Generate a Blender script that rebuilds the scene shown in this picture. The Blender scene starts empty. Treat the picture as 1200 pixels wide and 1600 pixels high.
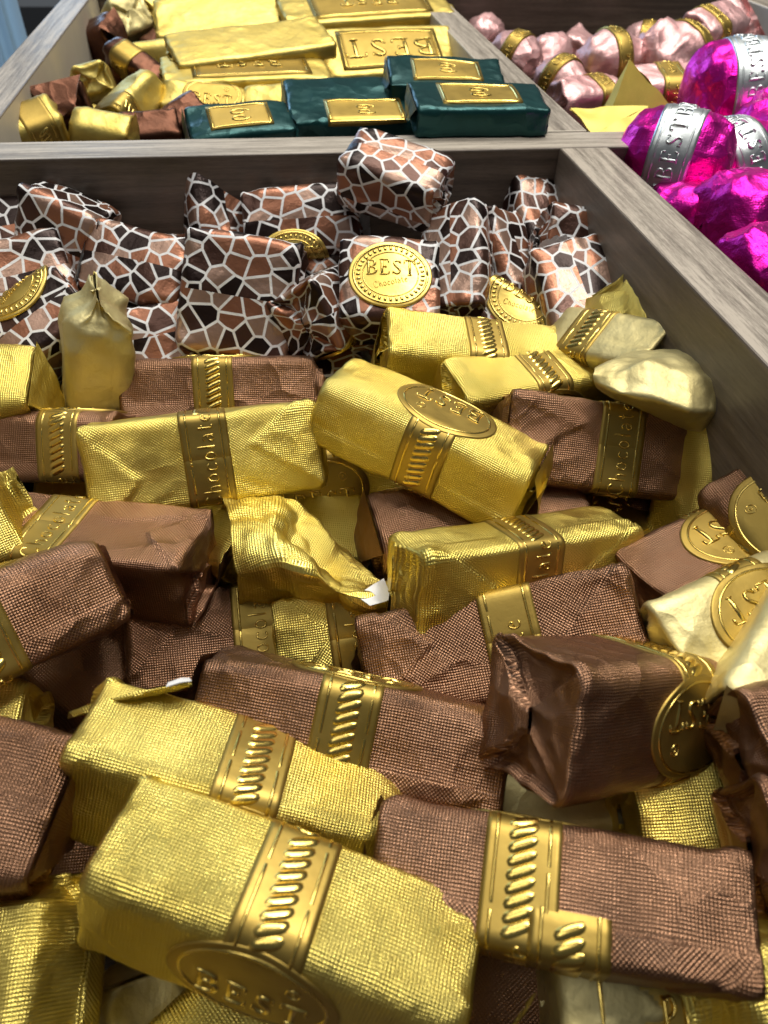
import bpy, math, random
import numpy as np
from mathutils import Matrix, Vector

# ------------------------------------------------------------------ camera
SC = bpy.context.scene
COL = SC.collection
F = 1120.0
CAMZ = 0.183
R = np.array([[0.98870034, 0.08322424, 0.12468105],
              [-0.14730213, 0.69370492, 0.70503586],
              [0.02781579, 0.71543498, -0.6981254]])
cam_d = bpy.data.cameras.new('camera')
cam = bpy.data.objects.new('camera', cam_d)
COL.objects.link(cam)
SC.camera = cam
rx, ry, rz = R[:, 0], R[:, 1], -R[:, 2]
cam.matrix_world = Matrix(((rx[0], ry[0], rz[0], 0), (rx[1], ry[1], rz[1], 0), (rx[2], ry[2], rz[2], CAMZ), (0, 0, 0, 1)))
cam_d.sensor_fit = 'VERTICAL'
cam_d.sensor_height = 36.0
cam_d.lens = F / 1600 * 36.0
cam_d.clip_start = 0.005
cam_d.clip_end = 30
cam_d.dof.use_dof = True
cam_d.dof.focus_distance = 0.185
cam_d.dof.aperture_fstop = 26

# ------------------------------------------------------------------ light
world = bpy.data.worlds.new('World')
SC.world = world
world.use_nodes = True
wn = world.node_tree
bgn = wn.nodes['Background']
bgn.inputs[0].default_value = (0.86, 0.93, 1.0, 1)
bgn.inputs[1].default_value = 0.095
SC.view_settings.view_transform = 'Standard'
SC.view_settings.look = 'None'
SC.view_settings.exposure = 0.0
SC.view_settings.gamma = 1.0


def area(name, loc, target, sx, sy, watts, color):
    l = bpy.data.lights.new(name, 'AREA')
    l.shape = 'RECTANGLE'
    l.size, l.size_y, l.energy, l.color = sx, sy, watts, color
    o = bpy.data.objects.new(name, l)
    o.location = loc
    o.rotation_euler = (Vector(target) - Vector(loc)).to_track_quat('-Z', 'Y').to_euler()
    COL.objects.link(o)
    return o


area('ceiling_panel_light', (0.25, 0.75, 1.5), (0.0, 0.2, 0.0), 1.2, 0.7, 22, (1.0, 0.96, 0.87))
area('ceiling_panel_light', (-0.5, -0.1, 1.6), (0.0, 0.15, 0.0), 0.6, 0.6, 4, (1.0, 0.97, 0.90))
area('added_glint_light', (0.35, 0.15, 1.1), (0.0, 0.15, 0.0), 0.14, 0.14, 4.5, (1.0, 0.96, 0.88))  # small overhead lamp added for foil glints and crisper shadows
area('shop_window_light', (-0.85, 2.6, 0.72), (0.0, 0.3, 0.05), 0.9, 1.0, 14, (0.42, 0.68, 1.0))

# ------------------------------------------------------------------ maths helpers


def ray(px, py):
    return R @ np.array([px - 600.0, 800.0 - py, F])


def at(px, py, z):
    r = ray(px, py)
    return np.array([0, 0, CAMZ]) + r * ((z - CAMZ) / r[2])


def at_y(px, py, y):
    r = ray(px, py)
    return np.array([0, 0, CAMZ]) + r * (y / r[1])


def at_x(px, py, x):
    r = ray(px, py)
    return np.array([0, 0, CAMZ]) + r * (x / r[0])


_rng = np.random.RandomState(5)
_PERM = np.tile(_rng.permutation(256), 3)
_G = _rng.normal(size=(256, 3))
_G /= np.linalg.norm(_G, axis=1)[:, None]


def pnoise(p):
    p = np.asarray(p, float)
    i = np.floor(p).astype(int)
    f = p - i
    u = f * f * f * (f * (f * 6 - 15) + 10)
    i &= 255
    out = 0
    for dx in (0, 1):
        wx = u[..., 0] if dx else 1 - u[..., 0]
        for dy in (0, 1):
            wy = u[..., 1] if dy else 1 - u[..., 1]
            for dz in (0, 1):
                wz = u[..., 2] if dz else 1 - u[..., 2]
                h = _PERM[_PERM[_PERM[(i[..., 0] + dx) & 255] + ((i[..., 1] + dy) & 255)] + ((i[..., 2] + dz) & 255)]
                g = _G[h]
                d = g[..., 0] * (f[..., 0] - dx) + g[..., 1] * (f[..., 1] - dy) + g[..., 2] * (f[..., 2] - dz)
                out = out + wx * wy * wz * d
    return out * 1.5


def crumple(p, cell, seed):
    """facets with sharp creases between them, about 0..1 (p and cell in metres)"""
    rs = np.random.RandomState(seed)
    sh = p.shape[:-1]
    q = p.reshape(-1, 3)
    lo, hi = q.min(0) - cell, q.max(0) + cell
    n = int(np.prod((hi - lo) / cell)) + 8
    n = min(n, 900)
    s = lo + rs.rand(n, 3) * (hi - lo)
    tilt = rs.normal(size=(n, 3)) * 0.35
    best = np.full(len(q), 1e9)
    for k in range(n):
        d = q - s[k]
        v = (d * d).sum(1) / cell ** 2 + (d @ tilt[k]) / cell
        np.minimum(best, v, out=best)
    return np.clip(best, -0.4, 1.6).reshape(sh)


# ------------------------------------------------------------------ mesh builder
class MB:
    def __init__(self):
        self.v, self.f, self.uv, self.m, self.n = [], [], [], [], 0

    def grid(self, P, UV=None, mat=0, closed=False, rot=None, flip=False):
        """P (n,m,3); UV (n,m,2) or (n,m+1,2) when closed; rot: (n-1,m') mask of faces whose weave is turned"""
        P = np.asarray(P, float)
        n, m = P.shape[:2]
        idx = np.arange(n * m).reshape(n, m) + self.n
        if closed:
            idx = np.concatenate([idx, idx[:, :1]], 1)
        a, b, c, d = idx[:-1, :-1], idx[1:, :-1], idx[1:, 1:], idx[:-1, 1:]
        fa = np.stack([a, b, c, d] if not flip else [a, d, c, b], -1).reshape(-1, 4)
        if UV is None:
            UV = np.zeros(idx.shape + (2,))
        ua, ub, uc, ud = UV[:-1, :-1], UV[1:, :-1], UV[1:, 1:], UV[:-1, 1:]
        fu = np.stack([ua, ub, uc, ud] if not flip else [ua, ud, uc, ub], -2)
        if rot is not None:
            c4, s4 = math.cos(0.72), math.sin(0.72)
            tu = np.stack([fu[..., 0] * c4 - fu[..., 1] * s4, fu[..., 0] * s4 + fu[..., 1] * c4], -1)
            fu = np.where(rot[..., None, None], tu, fu)
        self.v.append(P.reshape(-1, 3))
        self.f.append(fa)
        self.uv.append(fu.reshape(-1, 2))
        self.m.append(np.full(len(fa), mat, np.int32))
        self.n += n * m

    def build(self, name, mats, parent=None, sharp=None):
        v = np.concatenate(self.v)
        f = np.concatenate(self.f)
        me = bpy.data.meshes.new(name)
        me.vertices.add(len(v))
        me.vertices.foreach_set('co', v.astype(np.float32).ravel())
        me.loops.add(f.size)
        me.loops.foreach_set('vertex_index', f.astype(np.int32).ravel())
        me.polygons.add(len(f))
        me.polygons.foreach_set('loop_start', np.arange(0, f.size, 4, dtype=np.int32))
        me.polygons.foreach_set('material_index', np.concatenate(self.m))
        me.polygons.foreach_set('use_smooth', np.ones(len(f), bool))
        uvl = me.uv_layers.new(name='UVMap')
        uvl.data.foreach_set('uv', np.concatenate(self.uv).astype(np.float32).ravel())
        me.update()
        me.validate()
        if sharp:
            me.set_sharp_from_angle(angle=math.radians(sharp))
        for mm in mats:
            me.materials.append(mm)
        o = bpy.data.objects.new(name, me)
        COL.objects.link(o)
        if parent:
            o.parent = parent
        return o


def tag(o, label=None, cat=None, group=None, kind=None):
    if label: o['label'] = label
    if cat: o['category'] = cat
    if group: o['group'] = group
    if kind: o['kind'] = kind
    return o


def empty(name, M, label, cat, group=None):
    o = bpy.data.objects.new(name, None)
    o.empty_display_size = 0.005
    COL.objects.link(o)
    o.matrix_world = M
    return tag(o, label, cat, group)


# ------------------------------------------------------------------ materials
class NT:
    def __init__(self, name):
        self.mat = bpy.data.materials.new(name)
        self.mat.use_nodes = True
        self.t = self.mat.node_tree
        self.b = self.t.nodes['Principled BSDF']

    def n(self, typ, **kw):
        nd = self.t.nodes.new(typ)
        for k, v in kw.items():
            if k.startswith('i_'):
                key = k[2:]
                key = int(key) if key.isdigit() else key
                nd.inputs[key].default_value = v
            else:
                setattr(nd, k, v)
        return nd

    def l(self, a, b):
        self.t.links.new(a, b)

    def math(self, op, a, b=None, c=None):
        nd = self.t.nodes.new('ShaderNodeMath')
        nd.operation = op
        for i, x in enumerate((a, b, c)):
            if x is None: continue
            if isinstance(x, (int, float)): nd.inputs[i].default_value = x
            else: self.l(x, nd.inputs[i])
        return nd.outputs[0]

    def ramp(self, fac, stops, interp='LINEAR'):
        nd = self.t.nodes.new('ShaderNodeValToRGB')
        nd.color_ramp.interpolation = interp
        e = nd.color_ramp.elements
        while len(e) < len(stops): e.new(0.5)
        for el, (p, c) in zip(e, stops):
            el.position = p
            el.color = (c[0], c[1], c[2], 1) if isinstance(c, tuple) else (c, c, c, 1)
        self.l(fac, nd.inputs[0])
        return nd.outputs[0]

    def noise(self, vec, scale, detail=3, rough=0.5, out='Fac'):
        nd = self.n('ShaderNodeTexNoise')
        nd.inputs['Scale'].default_value = scale
        nd.inputs['Detail'].default_value = detail
        nd.inputs['Roughness'].default_value = rough
        self.l(vec, nd.inputs['Vector'])
        return nd.outputs[out]

    def coords(self):
        """object coordinates shifted per object so that no two things carry the same marks"""
        tc = self.n('ShaderNodeTexCoord')
        oi = self.n('ShaderNodeObjectInfo')
        va = self.n('ShaderNodeVectorMath', operation='ADD')
        cx = self.n('ShaderNodeCombineXYZ')
        self.l(self.math('MULTIPLY', oi.outputs['Random'], 3.1), cx.inputs[0])
        self.l(self.math('MULTIPLY', oi.outputs['Random'], 7.7), cx.inputs[1])
        self.l(tc.outputs['Object'], va.inputs[0])
        self.l(cx.outputs[0], va.inputs[1])
        return va.outputs[0], oi.outputs['Random']

    def bump(self, h, dist, strength=1.0, prev=None):
        nd = self.n('ShaderNodeBump')
        nd.inputs['Distance'].default_value = dist
        nd.inputs['Strength'].default_value = strength
        self.l(h, nd.inputs['Height'])
        if prev is not None: self.l(prev, nd.inputs['Normal'])
        return nd.outputs[0]


def foil(name, c0, c1, rough, weave=0.0, pitch=0.54, metallic=1.0, fine=0.00012, spec=0.5, coat=0.0, crease=0.0):
    """thin foil: colour drifts between c0 and c1; weave = depth of the embossed linen grid (m)"""
    t = NT(name)
    vec, rnd = t.coords()
    n1 = t.noise(vec, 60, 3)
    mix = t.n('ShaderNodeMix', data_type='RGBA')
    t.l(t.ramp(n1, [(0.3, 0.0), (0.7, 1.0)]), mix.inputs[0])
    mix.inputs[6].default_value = (*c0, 1)
    mix.inputs[7].default_value = (*c1, 1)
    hs = t.n('ShaderNodeHueSaturation')
    t.l(mix.outputs[2], hs.inputs['Color'])
    t.l(t.math('MULTIPLY_ADD', rnd, 0.20, 0.90), hs.inputs['Value'])
    t.l(hs.outputs[0], t.b.inputs['Base Color'])
    n2 = t.noise(vec, 260, 4, 0.6)
    t.l(t.math('MULTIPLY_ADD', n2, 0.22, rough - 0.10), t.b.inputs['Roughness'])
    t.b.inputs['Metallic'].default_value = metallic
    t.b.inputs['Specular IOR Level'].default_value = spec
    t.b.inputs['Coat Weight'].default_value = coat
    t.b.inputs['Coat Roughness'].default_value = 0.15
    nb = t.bump(t.noise(vec, 190, 5, 0.62), fine * 6, 0.55)
    if crease > 0:   # sharp creases between flat facets, only in places
        vo = t.n('ShaderNodeTexVoronoi', feature='F1')
        vo.inputs['Scale'].default_value = 135
        wv = t.n('ShaderNodeVectorMath', operation='MULTIPLY_ADD')
        t.l(t.noise(vec, 55, 2, 0.5, 'Color'), wv.inputs[0])
        wv.inputs[1].default_value = (0.012, 0.012, 0.012)
        t.l(vec, wv.inputs[2])
        t.l(wv.outputs[0], vo.inputs['Vector'])
        d = t.math('POWER', vo.outputs['Distance'], 2.0)
        msk = t.ramp(t.noise(vec, 48, 2), [(0.42, 0.0), (0.62, 1.0)])
        nb = t.bump(t.math('MULTIPLY', d, msk), crease, 1.0, nb)
    if weave > 0:
        uv = t.n('ShaderNodeUVMap')
        uv.uv_map = 'UVMap'
        wob = t.n('ShaderNodeVectorMath', operation='MULTIPLY_ADD')
        t.l(t.noise(vec, 120, 2, 0.5, 'Color'), wob.inputs[0])
        wob.inputs[1].default_value = (0.7, 0.7, 0)
        t.l(uv.outputs[0], wob.inputs[2])
        sp = t.n('ShaderNodeSeparateXYZ')
        t.l(wob.outputs[0], sp.inputs[0])
        a = t.math('ABSOLUTE', t.math('SINE', t.math('MULTIPLY', sp.outputs[0], math.pi / pitch)))
        b = t.math('ABSOLUTE', t.math('SINE', t.math('MULTIPLY', sp.outputs[1], math.pi / pitch)))
        pit = t.math('MULTIPLY', t.math('POWER', a, 0.8), t.math('POWER', b, 0.8))
        amt = t.math('MULTIPLY_ADD', t.noise(vec, 75, 2), 1.0, 0.35)
        nb = t.bump(t.math('MULTIPLY', pit, amt), weave, 1.0, nb)
        t.b.inputs['Normal'].default_value = (0, 0, 0)
    t.l(nb, t.b.inputs['Normal'])
    return t.mat


def printed_foil(name):
    """cocoa coloured foil printed with a white network of cells"""
    t = NT(name)
    vec, rnd = t.coords()
    uv = t.n('ShaderNodeUVMap')
    uv.uv_map = 'UVMap'
    off = t.n('ShaderNodeVectorMath', operation='ADD')
    cx = t.n('ShaderNodeCombineXYZ')
    t.l(t.math('MULTIPLY', rnd, 170.0), cx.inputs[0])
    t.l(t.math('MULTIPLY', rnd, 93.0), cx.inputs[1])
    t.l(uv.outputs[0], off.inputs[0])
    t.l(cx.outputs[0], off.inputs[1])
    e = t.n('ShaderNodeTexVoronoi', feature='DISTANCE_TO_EDGE', voronoi_dimensions='2D')
    c = t.n('ShaderNodeTexVoronoi', feature='F1', voronoi_dimensions='2D')
    for nd in (e, c):
        nd.inputs['Scale'].default_value = 0.182
        nd.inputs['Randomness'].default_value = 1.0
        t.l(off.outputs[0], nd.inputs['Vector'])
    sp = t.n('ShaderNodeSeparateColor')
    t.l(c.outputs['Color'], sp.inputs[0])
    cell = t.ramp(sp.outputs[0], [(0.0, (0.022, 0.011, 0.009)), (0.24, (0.075, 0.034, 0.024)), (0.46, (0.30, 0.125, 0.070)), (0.76, (0.38, 0.24, 0.18))], 'CONSTANT')
    line = t.ramp(e.outputs['Distance'], [(0.064, 1.0), (0.079, 0.0)])
    mix = t.n('ShaderNodeMix', data_type='RGBA')
    t.l(line, mix.inputs[0])
    t.l(cell, mix.inputs[6])
    mix.inputs[7].default_value = (0.72, 0.72, 0.73, 1)
    t.l(mix.outputs[2], t.b.inputs['Base Color'])
    t.l(t.math('MULTIPLY_ADD', line, -0.6, 0.62), t.b.inputs['Metallic'])
    t.l(t.math('MULTIPLY_ADD', line, 0.12, 0.36), t.b.inputs['Roughness'])
    t.l(t.bump(t.noise(vec, 170, 5, 0.6), 0.0009, 0.6), t.b.inputs['Normal'])
    return t.mat


def wood(name, axis, dark, light, streak=1.0, rough=0.42, across=260, along=9):
    t = NT(name)
    tc = t.n('ShaderNodeTexCoord')
    mp = t.n('ShaderNodeMapping')
    s = [across] * 3
    s[axis] = along
    mp.inputs['Scale'].default_value = s
    t.l(tc.outputs['Object'], mp.inputs[0])
    mp2 = t.n('ShaderNodeMapping')
    s2 = [across * 3.2] * 3
    s2[axis] = along * 7
    mp2.inputs['Scale'].default_value = s2
    t.l(tc.outputs['Object'], mp2.inputs[0])
    warp = t.noise(mp.outputs[0], 0.25, 3, 0.6, 'Color')
    wv = t.n('ShaderNodeVectorMath', operation='MULTIPLY_ADD')
    t.l(warp, wv.inputs[0])
    wv.inputs[1].default_value = (3, 3, 3)
    t.l(mp.outputs[0], wv.inputs[2])
    n1 = t.noise(wv.outputs[0], 0.8, 5, 0.62)
    n2 = t.noise(mp2.outputs[0], 1.0, 3, 0.6)
    mp3 = t.n('ShaderNodeMapping')
    s3 = [across * 9.0] * 3
    s3[axis] = along * 40
    mp3.inputs['Scale'].default_value = s3
    t.l(tc.outputs['Object'], mp3.inputs[0])
    n3 = t.noise(mp3.outputs[0], 1.0, 2, 0.6)
    fac = t.math('ADD', t.math('ADD', t.math('MULTIPLY', n1, 0.56), t.math('MULTIPLY', n2, 0.28)), t.math('MULTIPLY', n3, 0.16))
    mid = tuple((a + b) / 2 for a, b in zip(dark, light))
    col = t.ramp(fac, [(0.5 - 0.16 / streak, dark), (0.5, mid), (0.5 + 0.13 / streak, light)])
    t.l(col, t.b.inputs['Base Color'])
    t.l(t.math('MULTIPLY_ADD', n2, 0.2, rough - 0.1), t.b.inputs['Roughness'])
    t.l(t.bump(fac, 0.0006, 0.35), t.b.inputs['Normal'])
    return t.mat


def plain(name, col, rough, metallic=0.0, bump=0.0, scale=150, mottle=0.12):
    t = NT(name)
    vec, rnd = t.coords()
    n = t.noise(vec, scale, 4, 0.6)
    hs = t.n('ShaderNodeHueSaturation')
    hs.inputs['Color'].default_value = (*col, 1)
    t.l(t.math('MULTIPLY_ADD', n, mottle * 2, 1 - mottle), hs.inputs['Value'])
    t.l(hs.outputs[0], t.b.inputs['Base Color'])
    t.b.inputs['Roughness'].default_value = rough
    t.b.inputs['Metallic'].default_value = metallic
    if bump:
        t.l(t.bump(n, bump, 0.6), t.b.inputs['Normal'])
    return t.mat


M = {
    'gold': foil('gold_linen_foil', (0.76, 0.59, 0.13), (0.86, 0.71, 0.195), 0.33, weave=0.00013, crease=0.0006),
    'brown': foil('brown_linen_foil', (0.24, 0.126, 0.072), (0.32, 0.178, 0.108), 0.35, weave=0.00013, crease=0.0012),
    'pale': foil('pale_gold_smooth_foil', (0.60, 0.51, 0.24), (0.68, 0.60, 0.32), 0.58, crease=0.0006),
    'goldsmooth': foil('yellow_gold_foil', (0.64, 0.49, 0.125), (0.72, 0.575, 0.18), 0.50, crease=0.0005),
    'brownsmooth': foil('brown_smooth_foil', (0.095, 0.042, 0.026), (0.15, 0.066, 0.042), 0.40, crease=0.0012),
    'band': foil('old_gold_paper_band', (0.37, 0.255, 0.062), (0.44, 0.31, 0.082), 0.47, fine=0.00003),
    'emboss': foil('embossed_gold', (0.64, 0.455, 0.11), (0.72, 0.53, 0.15), 0.24, fine=0.00002),
    'medal': foil('medal_gold', (0.62, 0.45, 0.11), (0.70, 0.52, 0.15), 0.36, fine=0.00003),
    'printed': printed_foil('cell_printed_cocoa_foil'),
    'magenta': foil('magenta_foil', (0.72, 0.015, 0.36), (0.85, 0.03, 0.46), 0.36, weave=0.00003, pitch=0.9, fine=0.0002, crease=0.0011),
    'pink': foil('pale_pink_foil', (0.74, 0.43, 0.43), (0.80, 0.51, 0.50), 0.50, fine=0.0002, metallic=0.85, crease=0.0018),
    'silver': foil('silver_band_foil', (0.62, 0.66, 0.68), (0.70, 0.74, 0.75), 0.36, fine=0.00004),
    'green': foil('dark_green_foil', (0.006, 0.050, 0.050), (0.009, 0.07, 0.07), 0.33, metallic=0.55, fine=0.00008, crease=0.0009),
    'paper': plain('white_wrapper_lining', (0.78, 0.78, 0.78), 0.55),
    'yellowpaper': plain('yellow_card', (0.86, 0.70, 0.14), 0.5, 0.2, 0.0003),
    'wood_x': wood('grey_brown_laminate_lengthwise', 0, (0.040, 0.028, 0.021), (0.125, 0.094, 0.072), 1.1),
    'wood_y': wood('grey_brown_laminate_crosswise', 1, (0.088, 0.070, 0.055), (0.21, 0.172, 0.138), 1.1),
    'edge_x': wood('pale_edge_band_lengthwise', 0, (0.175, 0.146, 0.116), (0.48, 0.425, 0.355), 1.6, 0.52, 330, 11),
    'edge_y': wood('pale_edge_band_crosswise', 1, (0.15, 0.124, 0.098), (0.46, 0.40, 0.33), 1.7, 0.52, 330, 11),
    'cream': plain('cream_liner', (0.52, 0.47, 0.38), 0.5, 0, 0.0001, 60),
    'white': plain('white_liner', (0.62, 0.61, 0.60), 0.45, 0, 0.0001, 60),
    'dark': plain('dark_shop_floor', (0.035, 0.03, 0.03), 0.5, 0, 0, 4),
    'blind': plain('pale_blue_slats', (0.62, 0.80, 0.90), 0.5, 0, 0, 20),
}

_t = M['blind'].node_tree     # thin cloth slats let daylight through
_tr = _t.nodes.new('ShaderNodeBsdfTranslucent')
_tr.inputs[0].default_value = (0.66, 0.84, 0.94, 1)
_mx = _t.nodes.new('ShaderNodeMixShader')
_mx.inputs[0].default_value = 0.65
_t.links.new(_t.nodes['Principled BSDF'].outputs[0], _mx.inputs[1])
_t.links.new(_tr.outputs[0], _mx.inputs[2])
_t.links.new(_mx.outputs[0], _t.nodes['Material Output'].inputs[0])

# ------------------------------------------------------------------ sweet geometry


def rounded(W, H, rt, rb, bow=0.0):
    """outline of the section from the top centre towards +Y, all the way round"""
    w, h = W / 2, H / 2
    pts = []

    def seg(a, b, n=40):
        for k in range(n):
            t = k / n
            pts.append((a[0] + (b[0] - a[0]) * t, a[1] + (b[1] - a[1]) * t))

    def arc(c, r, a0, a1, n=24):
        for k in range(n):
            a = math.radians(a0 + (a1 - a0) * k / n)
            pts.append((c[0] + r * math.cos(a), c[1] + r * math.sin(a)))
    seg((0, h), (w - rt, h))
    arc((w - rt, h - rt), rt, 90, 0)
    seg((w, h - rt), (w, -h + rb))
    arc((w - rb, -h + rb), rb, 0, -90)
    seg((w - rb, -h), (-w + rb, -h), 80)
    arc((-w + rb, -h + rb), rb, -90, -180)
    seg((-w, -h + rb), (-w, h - rt))
    arc((-w + rt, h - rt), rt, 180, 90)
    seg((-w + rt, h), (0, h))
    p = np.array(pts)
    # swell of the faces
    if bow:
        p[:, 1] += np.where(p[:, 1] > 0, bow * (1 - (p[:, 0] / w) ** 2), 0)
        p[:, 0] += np.sign(p[:, 0]) * bow * 0.6 * (1 - (p[:, 1] / h) ** 2)
    q = np.vstack([p, p[:1]])
    d = np.r_[0, np.cumsum(np.linalg.norm(np.diff(q, axis=0), axis=1))]
    keep = np.r_[True, np.diff(d) > 1e-9]
    return q[keep], d[keep]


class Body:
    """a wrapped sweet: axis along local X, s runs round the section from the top centre"""

    def __init__(self, L, W, H, rt, rb, seed, bow=0.0006, egg=0.0, low=0.0005):
        self.L, self.W, self.H, self.seed, self.egg, self.low = L, W, H, seed, egg, low
        self.q, self.d = rounded(W, H, rt, rb, bow)
        self.P = self.d[-1]
        rs = np.random.RandomState(seed)
        self.off = rs.rand(3) * 50
        self.twist = rs.uniform(-1, 1) * 0.05
        self.bend = rs.uniform(-1, 1) * 0.0008

    def sec(self, s):
        s = np.mod(s, self.P)
        y = np.interp(s, self.d, self.q[:, 0])
        z = np.interp(s, self.d, self.q[:, 1])
        e = 0.0007
        y1, z1 = np.interp(np.mod(s + e, self.P), self.d, self.q[:, 0]), np.interp(np.mod(s + e, self.P), self.d, self.q[:, 1])
        y0, z0 = np.interp(np.mod(s - e, self.P), self.d, self.q[:, 0]), np.interp(np.mod(s - e, self.P), self.d, self.q[:, 1])
        ty, tz = y1 - y0, z1 - z0
        n = np.sqrt(ty * ty + tz * tz) + 1e-12
        return y, z, -tz / n, ty / n   # outline runs clockwise seen from +X: outward = (-tz, ty)

    def k(self, x):
        u = np.clip(np.abs(2 * x / self.L), 0, 1)
        if self.egg:
            return np.maximum(1 - u ** self.egg, 0) ** (1 / self.egg)
        return 1 - 0.05 * np.clip((u - 0.93) / 0.07, 0, 1) ** 2

    def pos(self, x, s, off=0.0):
        x, s = np.broadcast_arrays(np.asarray(x, float), np.asarray(s, float))
        y, z, ny, nz = self.sec(s)
        # outward check: flip when pointing in
        sg = np.where(y * ny + z * nz < 0, -1.0, 1.0)
        ny, nz = ny * sg, nz * sg
        k = self.k(x)
        y, z = y * k, z * k
        base = np.stack([x, y, z], -1)
        low = self.low * pnoise(base * 70 + self.off) + self.low * 1.2 * pnoise(base * 28 + self.off + 9)
        o = low + off
        y = y + ny * o
        z = z + nz * o + self.bend * (1 - (2 * x / self.L) ** 2)
        a = self.twist * x / self.L
        return np.stack([x, y - z * a, z + y * a], -1)


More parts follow.
